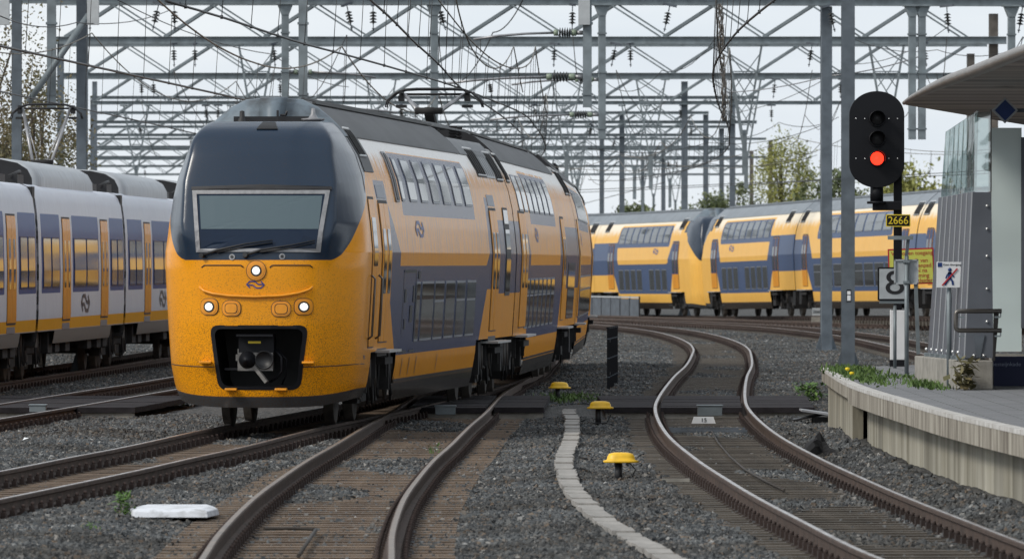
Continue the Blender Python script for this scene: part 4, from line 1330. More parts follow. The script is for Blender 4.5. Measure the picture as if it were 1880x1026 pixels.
wsO = [fr(353, 350), fr(606, 350), fr(588, 463), fr(361, 463)]
wsI = [fr(361, 357), fr(597, 357), fr(580, 457), fr(368, 457)]
mb = MB(); front_poly(mb, subdiv(wsO), .022, 0, inner=subdiv(wsI))
wsf = mb.build("windscreen_frame", M['frame_alu'], car1)
mb = MB(); front_poly(mb, subdiv(wsI), .010, 0)
mb.build("windscreen", M['screen'], car1)
bl = [fr(366, 360), fr(592, 360), fr(585, 421), fr(369, 421)]
mb = MB(); front_poly(mb, subdiv(bl), .015, 0)
mb.build("sun_blind", M['blind'], car1)
mb = MB(); lip = [fr(352, 344), fr(478, 340), fr(609, 344), fr(609, 349.5), fr(352, 349.5)]
front_poly(mb, subdiv(lip, 4), .03, 0); mb.build("windscreen_hood", M['black'], car1)
for (a, b, c, d) in (((373, 469), (400, 461), (452, 450), (501, 443)), ((451, 470), (480, 461), (535, 452), (578, 442))):
    mb = MB()
    pts = [NP(*fr(*q), o) for q, o in ((a, .05), (b, .06), (c, .06), (d, .05))]
    mb.tube(pts, [.022, .022, .013, .010], 6); mb.tube([NP(*fr(*a), .0), NP(*fr(*a), .08)], .035, 8)
    p2 = [NP(fr(*q)[0], fr(*q)[1] - .03, .045) for q in (b, c, d)]
    mb.tube(p2, .011, 6)
    mb.build("wiper", M['black'], car1)
for q in ((426, 472), (518, 471)):
    v, z = fr(*q)
    mb = MB(); front_poly(mb, [(v + a, z + b) for a, b in rrect(.085, .085, .042)], .012, 0); front_poly(mb, [(v + a, z + b) for a, b in rrect(.045, .045, .022)], .018, 1)
    mb.build("washer_port", [M['frame_alu'], M['black']], car1)

def lamp(px, py, w, h, rr, lit, name="headlight", lr=.059):
    v, z = fr(px, py)
    mb = MB()
    front_poly(mb, [(v + a, z + b) for a, b in rrect(w + .018, h + .018, rr + .009)], .012, 3)
    front_poly(mb, [(v + a, z + b) for a, b in rrect(w, h, rr)], .020, 0)
    front_poly(mb, [(v + a, z + b) for a, b in rrect(w * .84, h * .84, rr * .85)], .026, 0)
    if lit:
        front_poly(mb, [(v + lit + a, z + b) for a, b in rrect(lr * 2.6, lr * 2.6, lr * 1.29, 7)], .032, 1)
        front_poly(mb, [(v + lit + a, z + b) for a, b in rrect(lr * 1.9, lr * 1.9, lr * .94, 7)], .035, 4)
        for k in range(9):
            t = 2 * math.pi * k / 8
            q = (0, 0) if k == 8 else (lr * .62 * math.cos(t), lr * .62 * math.sin(t))
            s2 = lr * .46
            front_poly(mb, [(v + lit + q[0] + a, z + q[1] + b) for a, b in rrect(s2, s2, s2 * .45, 3)], .038, 2)
    else:
        front_poly(mb, [(v + a, z + b) for a, b in rrect(w * .70, h * .70, rr * .6)], .028, 3)
        front_poly(mb, [(v + a, z + b) for a, b in rrect(w * .62, h * .62, rr * .55)], .034, 0)
    return mb.build(name, [M['yellow'], M['black'], M['head_lamp'], M['dirt_metal'], M['lamp_bowl']], car1)
lamp(470.5, 497, .27, .27, .132, 1e-6)
lamp(385, 563, .245, .225, .085, 1e-6)
lamp(557, 563, .245, .225, .085, 1e-6)
lamp(425, 566, .26, .21, .085, 0, "blanked_lamp")
lamp(516, 567, .26, .21, .085, 0, "blanked_lamp")
v0, z0 = fr(469, 522.5)
mb = MB(); logo_strip(mb, lambda a, b: NP(v0 + a, z0 + b, .008), .0078, .0078, 1.05); mb.build("logo", M['logo_blue'], car1)
pts = [NP(*fr(x, y), .03) for x, y in ((368, 526), (376, 534), (392, 539), (420, 543), (468, 545), (517, 543), (548, 538), (566, 532), (573, 526))]
MB().tube(pts, .020, 8).build("lip_rail", M['yellow'], car1)
for (x0, x1) in ((370, 447), (495, 574)):
    mb = MB(); pts = [NP(*fr(x, y), .004) for x, y in [(x0, 491)] + [(x0 + 5 + (x1 - x0 - 10) * i / 12, 487) for i in range(13)] + [(x1, 491)]]
    mb.tube(pts, .009, 6); mb.build("groove_trim", M['dirt_metal'], car1)
for (x, y) in ((378, 665), (567, 665), (425, 714.5), (517, 714.5)):
    v, z = fr(x, y)
    mb = MB(); p = NP(v, z)
    mb.box((p.x, p.y - .05, p.z), (.17, .16, .035)); mb.build("foothold", M['yellow'], car1, bevel=.01)
for va, vb in ((-1.36, -.60), (.66, 1.38)):
    MB().tube([NP(va + (vb - va) * i / 14, .875 + .03 * min(1, abs(va + (vb - va) * i / 14) / 1.3) ** 4, .001) for i in range(15)], .007, 5).build("panel_gap", M['dirt_metal'], car1)
# coupler opening: trim ring, cavity and coupler
mb = MB()
big = [(a * 1.035 - .002, 1.01 + (b - 1.01) * 1.05) for a, b in OPEN]; sml = [(a * .94, 1.01 + (b - 1.01) * .93) for a, b in OPEN]
front_poly(mb, subdiv(big, 3), .008, 0, inner=subdiv(sml, 3))
mb.build("opening_trim", M['signal_black'], car1)
mb = MB()
k = [(a * 1.02, .98 + (b - .98) * 1.03) for a, b in OPEN]
n = len(k)
vs = [NP(a, b, -.01) for a, b in k] + [Vector((a, 1.6, b)) for a, b in k]
mb.add(vs, [(i, (i + 1) % n, n + (i + 1) % n, n + i) for i in range(n)] + [tuple(range(n, 2 * n))])
mb.build("coupler_recess", M['black'], car1)
def cp(px, py, u): return Vector(((px - 469) / 130.0, u, H + (HY - py) / 129.6))
mb = MB()
c0 = cp(466, 660, .24)
mb.box(c0, (.50, .16, .31), 0); mb.cyl(c0 + Vector((0, .1, 0)), c0 + Vector((0, 1.3, 0)), .13, n=12, m=1)
mb.lathe(c0 + Vector((-.11, -.08, 0)), [(.125, 0), (.12, -.03), (.085, -.10), (.05, -.16), (.02, -.19), (.0, -.195)], 18, 3, axis='Y')
mb.lathe(c0 + Vector((.13, -.085, 0)), [(.135, 0.0), (.135, -.03), (.115, -.03), (.11, -.006), (.0, -.006)], 18, 2, axis='Y')
h0 = cp(468, 632, .30); mb.box(h0, (.50, .3, .22), 3); mb.box(h0 + Vector((0, -.16, .13)), (.52, .4, .03), 3)
mb.box(cp(434, 656, .25), (.07, .1, .09), 0)
mb.bar(cp(465, 672, .12), cp(489, 701, .05), .05, .05, 0)
mb.box(cp(430, 677, .22), (.32, .1, .03), 3)
mb.tube([cp(500, 640, .25), cp(514, 655, .2), cp(515, 680, .2), cp(506, 692, .25), cp(490, 700, .4)], .02, 6, 3)
mb.tube([cp(505, 640, .3), cp(522, 660, .3), cp(520, 690, .3), cp(512, 705, .4)], .014, 6, 3)
mb.box(cp(465, 628, .14), (.18, .01, .03), 4)
mb.build("coupler", [M['coupler'], M['dirt_metal'], M['black'], M['signal_black'], M['yellow_num']], car1)
# figures at the corner
v, z = fr(660, 657)
nn = NP(v, z, .006)
e_ = .02; ta = (NP(v + e_, z) - NP(v - e_, z)).normalized()
text("fleet_number", "941", .095, M['logo_dark'], car1, nn, (R(90), 0, math.atan2(ta.y, ta.x)), .001)
# roof gear above the cab
zt = 4.36
mb = MB()
mb.box((.02, 1.95, zt + .05), (1.12, .10, .075)); mb.build("horn_bar", M['black'], car1)
mb = MB(); x_ = -.40
mb.lathe((x_, 1.75, zt - .02), [(.09, 0), (.075, .04), (.04, .08), (.035, .18), (.0, .19)], 10); mb.box((x_, 1.75, zt + .03), (.22, .05, .02)); mb.build("antenna", M['rubber'], car1)
mb = MB(); x_ = .62
mb.lathe((x_, 1.8, zt), [(.03, 0), (.15, .02), (.18, .05), (.15, .055), (.07, .06), (.035, .12), (.025, .20), (.0, .205)], 16); mb.build("antenna", M['frame_alu'], car1)
mb = MB(); mb.box((.12, 1.7, zt + .08), (.03, .03, .18)); mb.tube([(.16, 1.7, zt + .1), (.24, 1.68, zt + .1), (.26, 1.66, zt + .16)], .018, 6); mb.build("horn", M['black'], car1)
q = [(-.13, 0), (.14, 0), (.085, .1), (-.075, .1)]
mb = MB(); vt, ztp = fr(491, 235)
front_poly(mb, subdiv([(vt - .15, 4.235), (vt + .15, 4.235), (vt + .09, 4.335), (vt - .09, 4.335)], 3), .02, 0); mb.build("radio_fairing", M['rubber'], car1)

# pantograph (on the low roof near the joint)
def pantograph(parent, u, zroof, zhead, half=.85, dx=0.0):
    t = empty("pantograph", (dx, u, 0), 0, parent)
    mb = MB()
    for sx in (-1, 1):
        for sy in (-1, 1):
            for kk in range(4): mb.lathe((sx * .38, sy * .5, zroof + .02 + kk * .05), [(.05, 0), (.085, .015), (.085, .025), (.05, .045)], 10)
    mb.box((0, -.5, zroof + .24), (.9, .06, .05)); mb.box((0, .5, zroof + .24), (.9, .06, .05)); mb.box((0, 0, zroof + .24), (.14, 1.1, .08))
    zk = zroof + .52
    mb.bar((0, -.1, zroof + .2), (0, -.9, zk), .16, .14)
    mb.cyl((-.24, -.9, zk), (.24, -.9, zk), .06, n=10)
    mb.build("lower_arm", M['matt_black'], t)
    mb = MB()
    for sx in (-1, 1):
        mb.tube([(sx * .20, -.9, zk), (sx * .52, .1, zhead - .09)], [.04, .03], 8)
        mb.tube([(sx * .08, -.88, zk - .03), (sx * .50, .12, zhead - .12)], .014, 6)
    mb.build("upper_arm", M['alu'], t)
    for dy in (-.14, .14):
        mb = MB()
        pts = [(-half, -.32), (-half + .03, -.20), (-half + .18, -.07), (-half + .34, -.012), (-.3, 0.0), (.3, 0.0), (half - .34, -.012), (half - .18, -.07), (half - .03, -.20), (half, -.32)]
        mb.tube([(a, .12 + dy, zhead + b) for a, b in pts], [.012, .016, .02, .022, .024, .024, .022, .02, .016, .012], 8)
        mb.build("contact_strip", M['black'], t)
    mb = MB(); mb.cyl((-.62, .12, zhead - .09), (.62, .12, zhead - .09), .022, n=8)
    for sx in (-1, 1):
        mb.box((sx * .58, .12, zhead - .16), (.10, .16, .10)); mb.box((sx * .58, .12, zhead - .30), (.18, .20, .05)); mb.bar((sx * .58, -.1, zhead - .05), (sx * .58, .34, zhead - .05), .05)
    mb.build("head_frame", M['rubber'], t)
    return t
pantograph(car1, 25.7, 4.46, 5.38, dx=.10)

# ---- second and third car
def trailer(parent, loc, rz, L, sides, g=None, du=.12, dz=.06, uw=None, lw=None, label=None, paint='livery'):
    dz0 = 2.7
    dd = [(1.7, 2.9), (L - 2.9, L - 1.7)]
    if g:
        dd = [(g(958, 2.5), g(970, 2.5)), (g(1034, 2.5), g(1040, 2.5))]
    a, b = dd[0][1], dd[1][0]
    blue = [[(-.2, 3.08), (dd[0][0], 3.08), (dd[0][0], 1.82), (-.2, 1.82)], [(dd[1][1], 3.08), (L + .2, 3.08), (L + .2, 1.82), (dd[1][1], 1.82)],
            [(a - .1, 3.4), (a + 1.2, 2.5), (a + 1.2, 2.30), (b - 1.2, 2.30), (b - 1.2, 2.5), (b, 3.4), (b, 1.85), (b - 1.0, .97), (a + 1.0, .97), (a, 1.85)],
            [(a + 2.2, 3.06), (b - 2.2, 3.06), (b - 2.2, 4.0), (a + 2.2, 4.0)]]
    grey = [[(-.2, 4.22), (L + .2, 4.22), (L + .2, 4.6), (-.2, 4.6)]]
    cut = [(-.2, a + 1.0, 1.06), (b - 1.0, L + .2, 1.06)]
    c = car_body("carriage", L - .12, False, blue, cut, grey, du, dz, parent, paint)
    c.location = loc; c.rotation_euler = (0, 0, rz)
    if label: c["label"] = label
    roof_part(L, 1.6 if paint == 'livery' else .0, L - 3.2 if paint == 'livery' else L - .1, M['train_roof'] if paint == 'livery' else M['roof_silver'], c)
    for s in sides:
        for (p, q) in dd: door(s, p, q, 1.18, 3.28, c, False, paint != 'livery'); step(s, p - .4, q + .5, 1.04, c)
        for (p, q) in (uw or [(a + 2.4 + i * (b - a - 4.8) / 8 + .14, a + 2.4 + (i + 1) * (b - a - 4.8) / 8 - .14) for i in range(8)]): window(s, p, q, 3.27, 3.93, c, r=.08)
        for (p, q) in (lw or [(a + 1.4 + i * (b - a - 2.8) / 8 + .14, a + 1.4 + (i + 1) * (b - a - 2.8) / 8 - .14) for i in range(8)]): window(s, p, q, 1.15, 2.06, c, r=.05, split=1.75)
        vents(s, .4, 1.4, 3.76, 4.28, c, 3); vents(s, L - 1.6, L - .5, 3.76, 4.28, c, 3)
        mbp = MB(); logo_strip(mbp, lambda x, y: SP(s, a + 4 + s * x, 2.86 + y, .006), .036, .018, 1.5); mbp.build("logo", M['logo_blue'], c)
    for yb in (3.0, L - 3.1): inst("bogie", BOGIE, c, (0, yb, 0))
    mb = MB(); mb.box((0, L / 2, .90), (2.1, L - 2, .3)); mb.box((0, 2.2, 1.07), (2.6, 4.2, .06)); mb.box((0, L - 2.4, 1.07), (2.6, 4.2, .06))
    for yy in (.6, 4.6, L - 4.8, L - .8):
        for sx in (-1, 1): mb.box((sx * 1.2, yy, .74), (.2, .5, .55))
    mb.build("underframe", M['matt_black'], c)
    # gangway bellows to the car in front
    mb = MB(); mb.box((0, -.10, 2.5), (2.0, .42, 3.3)); mb.build("gangway", M['rubber'], c)
    return c
uw2 = [(g2(952 + i * 9.3, 3.34), g2(952 + i * 9.3 + 7.0, 3.34)) for i in range(7)]
lw2 = [(g2(966 + i * 7.6, 2.0), g2(966 + i * 7.6 + 5.6, 2.0)) for i in range(7)]
print("car2:", [round(p[0], 2) for p in uw2], [round(p[0], 2) for p in lw2], round(g2(958, 2.5), 2), round(g2(1034, 2.5), 2), L2)
car2 = trailer(train, JOINT1 - NOSE, rz2, L2, (1,), g2, .12, .05, uw2, lw2, "second carriage with paler reflecting flank")
mbp = MB(); side_patch(mbp, 1, g2(1043, 2.2), g2(1055, 2.2), 1.2, 2.35, .012, .05, 0); mbp.build("window", M['glass'], car2)
car3 = trailer(train, END2 - NOSE, rz3, L3, (1,), None, .3, .1, label="third carriage hidden round the curve")

# ------------------------------------------------------------------ distant double deck trains
def chain(path, p_start, sign, lens):
    """Points on path starting at the point whose photo column is p_start, walking |sign| along it."""
    cols = [CX + F * p.x / p.y for p in path]
    i = min(range(len(path)), key=lambda k: abs(cols[k] - p_start))
    out = [path[i].copy()]
    for Lc in lens:
        p0 = out[-1]
        j = i
        while 0 <= j + sign < len(path) and (path[j] - p0).length < Lc: j += sign
        d = (path[j] - p0).normalized()
        out.append(p0 + d * Lc)
        i = j
    return out

def far_cab(parent, loc, rot, side, L=26.4):
    dA = (3.5, 4.9); dB = (L - 5.0, L - 3.6)
    blue = [[(dA[1], 3.30), (dA[1] + .9, 2.5), (dA[1] + .9, 2.30), (dB[0] - 1.0, 2.30), (dB[0] - .6, 3.3), (dB[1], 3.3), (dB[1], 1.85), (dB[0], 1.85), (dB[0] - .9, .97), (dA[1] + .6, .97), (dA[1], 1.85), (dA[0], 1.85), (dA[0], 3.3)],
            [(dB[1] - .02, 3.3), (L + .2, 3.3), (L + .2, 1.82), (dB[1] - .02, 1.82)], [(dA[1] + .7, 3.06), (dB[0] - .7, 3.06), (dB[0] - .7, 4.0), (dA[1] + .7, 4.0)]]
    c = car_body("carriage", L - .12, True, blue, [(2.55, 5.6, 1.06), (dB[0] - .8, 99, 1.06)], [[(2.3, 3.66), (3.0, 3.66), (2.9, 4.22), (99, 4.22), (99, 4.5), (2.1, 4.5)]], .3, .09, parent, 'clean_livery')
    c.location = loc; c.rotation_euler = rot
    roof_part(L, 2.35, L - .1, M['roof_silver'], c, front_cap=.55, mfront=M['hump_front'])
    for d_ in (dA, dB): door(side, d_[0], d_[1], 1.18, 3.26, c, False, True); step(side, d_[0] - .2, d_[1] + .3, 1.04, c)
    n = 8; a, b = dA[1] + .9, dB[0] - .9
    for i in range(n): window(side, a + i * (b - a) / n + .12, a + (i + 1) * (b - a) / n - .12, 3.24, 3.95, c, r=.08)
    a, b = dA[1] + 1.1, dB[0] - 1.0
    for i in range(n):
        if i == 3: continue
        window(side, a + i * (b - a) / n + .16, a + (i + 1) * (b - a) / n - .16, 1.12, 2.06, c, r=.05)
    vents(side, 3.3, 4.3, 3.8, 4.3, c, 3); vents(side, L - 3, L - 2, 3.8, 4.3, c, 3)
    mbp = MB(); logo_strip(mbp, lambda x, y: SP(side, 8.5 + side * x, 2.86 + y, .006), .034, .018, 1.5); mbp.build("logo", M['logo_blue'], c)
    for yb in (4.2, L - 3.2): inst("bogie", BOGIE, c, (0, yb, 0))
    mb = MB(); mb.box((0, L / 2, .90), (2.1, L - 6.0, .3)); mb.box((0, 4.2, 1.07), (2.6, 3.4, .06)); mb.box((0, L - 3.0, 1.07), (2.6, 5.9, .06))
    for yy in (2.7, 5.8, L - 5.2, L - .8):
        for sx in (-1, 1): mb.box((sx * 1.2, yy, .72), (.2, .6, .6))
    mb.build("underframe", M['matt_black'], c)
    k = [(-.72, 2.5), (.72, 2.5), (.76, 3.36), (-.76, 3.36)]
    mb = MB(); front_poly(mb, subdiv(k), .012, 0); mb.build("windscreen", M['glass'], c)
    return c

LF = 23.0
def far_train(label, p0, sign, side, ncars):
    pts = chain(LINE_BACK, p0, sign, [LF] + [26.4] * (ncars - 1))
    t = empty("double_decker_train", pts[0])
    tag(t, label, "train", "distant double deck trains behind the tracks")
    for i in range(ncars):
        d = pts[i + 1] - pts[i]
        rot = (math.asin(d.z / d.length), 0, -math.atan2(d.x, d.y))
        if i == 0: far_cab(t, (0, 0, 0), rot, side, LF)
        else:
            c = trailer(t, pts[i] - pts[0], 0, 26.4, (side,), None, .3, .09, paint='clean_livery')
            c.rotation_euler = rot
    return t
far_train("distant double deck train at left whose cab nose faces right", 1336, +1, -1, 3)
far_train("distant double deck train passing behind the signal poles and platform signs", 1340, -1, 1, 4)

# ------------------------------------------------------------------ white and blue commuter train on the left
CZ = np.array([.72, .80, 1.0, 1.3, 2.2, 3.0, 3.35, 3.60, 3.76, 3.86, 3.90])
CV = np.array([1.36, 1.38, 1.41, 1.43, 1.44, 1.42, 1.395, 1.36, 1.30, 1.22, 1.1])
def commuter_car(parent, loc, rz, L, a_len=.0):
    global PZ, PV
    keepz, keepv = PZ, PV
    PZ, PV = CZ, CV
    d = [(4.6, 6.8), (L - 6.3, L - 4.1)]
    panels = [(.55, 4.4), (7.0, L - 6.5), (L - 3.9, L - .5)]
    zs = sorted(set([round(z, 3) for z in np.arange(.72, 3.88, .08)] + [.98, 1.0, 1.22, 1.24, 3.9]))
    us = list(np.arange(0, L - .45, .15)) + [L - .45]
    rows = []
    for z in zs:
        w = float(hw(z))
        rows.append([(-w, u, z) for u in reversed(us)] + [(w, u, z) for u in us])
    P = np.array(rows); U = P[:, :, 1]; Z = P[:, :, 2]
    nr_, nc_ = U.shape
    idx = np.arange(nr_ * nc_).reshape(nr_, nc_)
    blue = np.full(U.shape, -9.)
    for (a, b) in panels: blue = np.maximum(blue, poly_sd(U, Z, [(a, 1.74), (b, 1.74), (b, 3.32), (a, 3.32)]))
    orange = np.minimum(Z - 1.0, 1.23 - Z)
    skirt = .995 - Z
    q = np.stack([idx[:-1, :-1], idx[:-1, 1:], idx[1:, 1:], idx[1:, :-1]], -1)
    cu = (U[:-1, :-1] + U[1:, 1:]) / 2; cz = (Z[:-1, :-1] + Z[1:, 1:]) / 2
    ok = ~(((cu < 3.4) | (cu > L - 3.4)) & (cz < .98))
    q = q[ok].reshape(-1, 4).tolist()
    top = idx[-1].tolist()
    for i in range(nc_ // 2 - 1): q.append((top[i], top[i + 1], top[nc_ - 2 - i], top[nc_ - 1 - i]))
    nq = len(q); j = len(us) - 1
    q += [tuple(idx[:, 0].tolist() + idx[::-1, -1].tolist()), tuple(idx[:, j].tolist() + idx[::-1, j + 1].tolist())]
    me = bpy.data.meshes.new("carriage"); me.from_pydata(P.reshape(-1, 3).tolist(), [], q)
    me.materials.append(M['commuter']); me.materials.append(M['rubber'])
    sm = [True] * nq + [False, False]
    me.polygons.foreach_set("use_smooth", sm); me.polygons[nq].material_index = 1; me.polygons[nq + 1].material_index = 1
    for nm, arr in (("blue", blue), ("orange", orange), ("skirt", skirt)):
        a = me.attributes.new(nm, 'FLOAT', 'POINT'); a.data.foreach_set("value", arr.astype(np.float32).ravel())
    bm = bmesh.new(); bm.from_mesh(me); bmesh.ops.recalc_face_normals(bm, faces=bm.faces); bm.to_mesh(me); bm.free()
    c = inst("carriage", me, parent, loc, rz)
    for (a, b) in panels:
        m_ = (a + b) / 2
        if b - a > 2.4:
            window(1, a + .3, m_ - .1, 1.84, 2.86, c, r=.06, mats=[M['door_blue'], M['glass']])
            window(1, m_ + .1, b - .3, 1.84, 2.86, c, r=.06, mats=[M['door_blue'], M['glass']])
        else: window(1, a + .3, b - .3, 1.84, 2.86, c, r=.06, mats=[M['door_blue'], M['glass']])
    for (a, b) in d:
        mb = MB(); um = (a + b) / 2
        side_patch(mb, 1, a + .25, b - .25, 1.16, 3.28, .006, .04, 1)
        for p, r_ in ((a + .29, um - .012), (um + .012, b - .29)):
            side_patch(mb, 1, p, r_, 1.2, 3.24, .016, .03, 0); side_patch(mb, 1, p + .22, r_ - .22, 1.84, 2.8, .020, .08, 2)
        mb.box((1.38, um, 1.06), (.08, 1.5, .12), 3)
        mb.build("door", [M['door_paint'], M['rubber'], M['glass'], M['win_frame']], c)
    mb = MB(); logo_strip(mb, lambda x, y: SP(1, L / 2 + .1 + x, 1.5 + y, .008), .056, .026, 1.5); mb.build("logo", M['logo_dark'], c)
    # roof fairings
    fz = [(1.16, 3.87), (1.15, 4.06), (1.05, 4.24), (.82, 4.37), (.45, 4.44), (0, 4.46)]
    prof = fz + [(-a, b) for a, b in reversed(fz[:-1])]
    for (a, b) in ((2.6, L - 5.0),):
        mb = MB()
        nseg = 8
        rows = [[Vector((x * (.9 if k_ in (0,) else 1), u, z - (.0 if k_ else .02))) for x, z in prof] for k_, u in enumerate([a, a + .02] + [a + (b - a) * i / nseg for i in range(1, nseg + 1)])]
        mb.grid(rows, 0); mb.add(rows[0], [tuple(range(len(prof)))], 1); mb.add(rows[-1], [tuple(range(len(prof)))], 1)
        mb.build("roof_fairing", [M['silver'], M['black']], c)
    mb = MB(); mb.box((0, 1.2, 3.99), (1.9, 1.2, .22)); mb.build("roof_equipment", M['rubber'], c)
    mb = MB(); mb.box((0, L - 2.4, 3.98), (1.8, 2.2, .2)); mb.build("roof_equipment", M['rubber'], c)
    mb = MB(); mb.tube([(.8, .4, 4.05), (.9, 1.5, 4.16), (.7, 2.4, 4.1)], .04, 6)
    mb.build("roof_cable", M['rubber'], c)
    mb = MB()
    mb.box((0, -.22, 2.32), (2.70, .46, 3.05)); mb.build("gangway", M['rubber'], c)
    mb = MB(); mb.box((0, L / 2, .86), (2.3, L - 7, .24))
    for yy in (3.7, 5.2, 7.4, L - 7.2, L - 5, L - 3.6):
        mb.box((1.18, yy, .74), (.22, .9, .42)); mb.cyl((1.24, yy + .2, .95), (1.24, yy + .2, .5), .05, n=8, m=1)
    mb.box((1.2, 0.6, .82), (.25, .5, .3), 1); mb.cyl((1.25, .2, .95), (1.25, .9, .95), .07, n=10, m=1)
    mb.build("underframe", [M['matt_black'], M['dirt_metal']], c)
    for yb in (.0, ): inst("bogie", BOGIE, c, (0, yb + 1.6, 0))
    inst("bogie", BOGIE, c, (0, L - 1.7, 0))
    PZ, PV = keepz, keepv
    return c

d_ = Vector((.038, 1, 0)).normalized()
CO = Vector((-10.77, 150.5, 0))
ct = empty("commuter_train", CO)
tag(ct, "white and blue single deck commuter train with yellow doors at the left", "train")
cars_c = []
for k in (-1, 0, 1, 2):
    cars_c.append(commuter_car(ct, d_ * 19.4 * k, -math.atan2(d_.x, d_.y), 19.4))
pantograph(cars_c[1], 15.9, 4.0, 5.80, half=.78)

# ------------------------------------------------------------------ overhead line gantries
ZL, ZU, PER = 9.8, 11.1, 3.35
def chord_mesh(L, h=.23):
    mb = MB()
    mb.box((0, 0, 0), (L, .05, h)); mb.box((0, 0, h / 2), (L, .24, .022)); mb.box((0, 0, -h / 2), (L, .24, .022))
    return mb
def brace_meshes():
    a = MB(); a.bar((-PER / 4 - .02, -.05, -.54), (PER / 4 - .02, -.05, .54), .10, .10, up=(0, 1, 0)); a.bar((-PER / 4 + .09, .08, -.54), (PER / 4 + .09, .08, .54), .045, .08, up=(0, 1, 0))
    b = MB(); b.bar((-PER / 4 - .10, -.07, .54), (PER / 4 - .10, -.07, -.54), .055, .10, up=(0, 1, 0)); b.bar((-PER / 4 + .16, .07, .54), (PER / 4 + .16, .07, -.54), .055, .09, up=(0, 1, 0))
    return a.mesh("brace_up", M['galv']), b.mesh("brace_down", M['galv'])
BR_U, BR_D = brace_meshes()
def insulator_mesh():
    mb = MB()
    mb.cyl((0, 0, 0), (0, 0, -.22), .02, n=6, m=1)
    for i in range(4): mb.lathe((0, 0, -.24 - i * .11), [(.03, 0), (.06, -.015), (.125, -.055), (.13, -.07), (.05, -.075), (.03, -.11)], 12, 0)
    mb.cyl((0, 0, -.66), (0, 0, -.95), .02, n=6, m=1); mb.lathe((0, 0, -.86), [(.02, .03), (.06, 0), (.02, -.03)], 8, 1)
    mb.box((0, 0, .02), (.5, .12, .08), 1)
    return mb.mesh("insulator", [M['insul'], M['galv_dark']])
INS = insulator_mesh()
def hins_mesh():
    """Horizontal rod insulator with a registration tube, reaching along -x."""
    mb = MB()
    mb.cyl((0, 0, 0), (-.18, 0, 0), .05, n=8, m=2)
    mb.lathe((-.18, 0, 0), [(.05, 0), (.075, -.01), (.075, -.14), (.05, -.15)], 10, 1, axis='X')
    for i in range(5): mb.lathe((-.34 - i * .07, 0, 0), [(.04, 0), (.12, -.02), (.12, -.03), (.04, -.06)], 12, 0, axis='X')
    mb.lathe((-.70, 0, 0), [(.05, 0), (.075, -.01), (.075, -.12), (.04, -.13)], 10, 1, axis='X')
    mb.tube([(-.8, 0, 0), (-1.6, 0, -.02), (-2.4, 0, -.07), (-3.1, 0, -.15)], .028, 8, 2)
    mb.cyl((-2.9, 0, -.13), (-2.9, 0, -.45), .012, n=6, m=3)
    return mb.mesh("registration_arm", [M['insul'], M['insul_green'], M['alu'], M['wire']])
HINS = hins_mesh()
def hanger_mesh():
    mb = MB()
    tops = [(-.58, -.2), (.58, -.2), (-.58, .2), (.58, .2)]
    for x, y in tops: mb.bar((x, y, 0), (x * .12, y * .5, -3.0), .06, .06)
    for z in (-.9, -1.8):
        f = 1 - (-z) / 3.0 * .88
        mb.bar((-.58 * f, -.2, z), (.58 * f, -.2, z), .04)
    mb.bar((-.52, -.2, -.3), (.30, -.2, -1.4), .035); mb.bar((.52, -.2, -.3), (-.30, -.2, -1.4), .035)
    mb.bar((-.40, .2, -.9), (.22, .2, -1.9), .035); mb.bar((.40, .2, -.9), (-.22, .2, -1.9), .035)
    mb.box((0, 0, -3.6), (.16, .16, 1.5))
    for x in (-.58, .58): mb.box((x, 0, .02), (.34, .5, .06))
    return mb.mesh("lattice_hanger", M['galv'])
HANG = hanger_mesh()
def post_mesh(h, w=.30, m=None):
    mb = MB()
    mb.box((0, 0, h / 2), (.022, w - .05, h)); mb.box((0, -w / 2, h / 2), (w, .03, h)); mb.box((0, w / 2, h / 2), (w, .03, h)); mb.box((-w / 2 + .02, 0, h / 2), (.02, w * .9, h))
    mb.box((0, 0, .04), (w + .3, w + .3, .05))
    for s in (-1, 1): mb.prism([(s * w / 2, .06), (s * (w / 2 + .16), .06), (s * w / 2, .55)], -.015, .015)
    mb.box((0, 0, -.12), (w + .7, w + .9, .26), 1)
    return mb.mesh("post", [m or M['post_steel'], M['concrete']])
def drop_mesh(h, w=.20):
    mb = MB()
    mb.box((0, 0, -h / 2), (w, w, h)); mb.prism([(-w / 2 - .12, 0), (w / 2 + .12, 0), (w / 2, -.3), (-w / 2, -.3)], -.12, .12); mb.box((0, 0, .02), (w + .3, w + .25, .05))
    for z in (.8, 1.9, h - .3): mb.box((0, 0, -z), (w + .05, w + .05, .05))
    return mb.mesh("drop_post", [M['galv']])

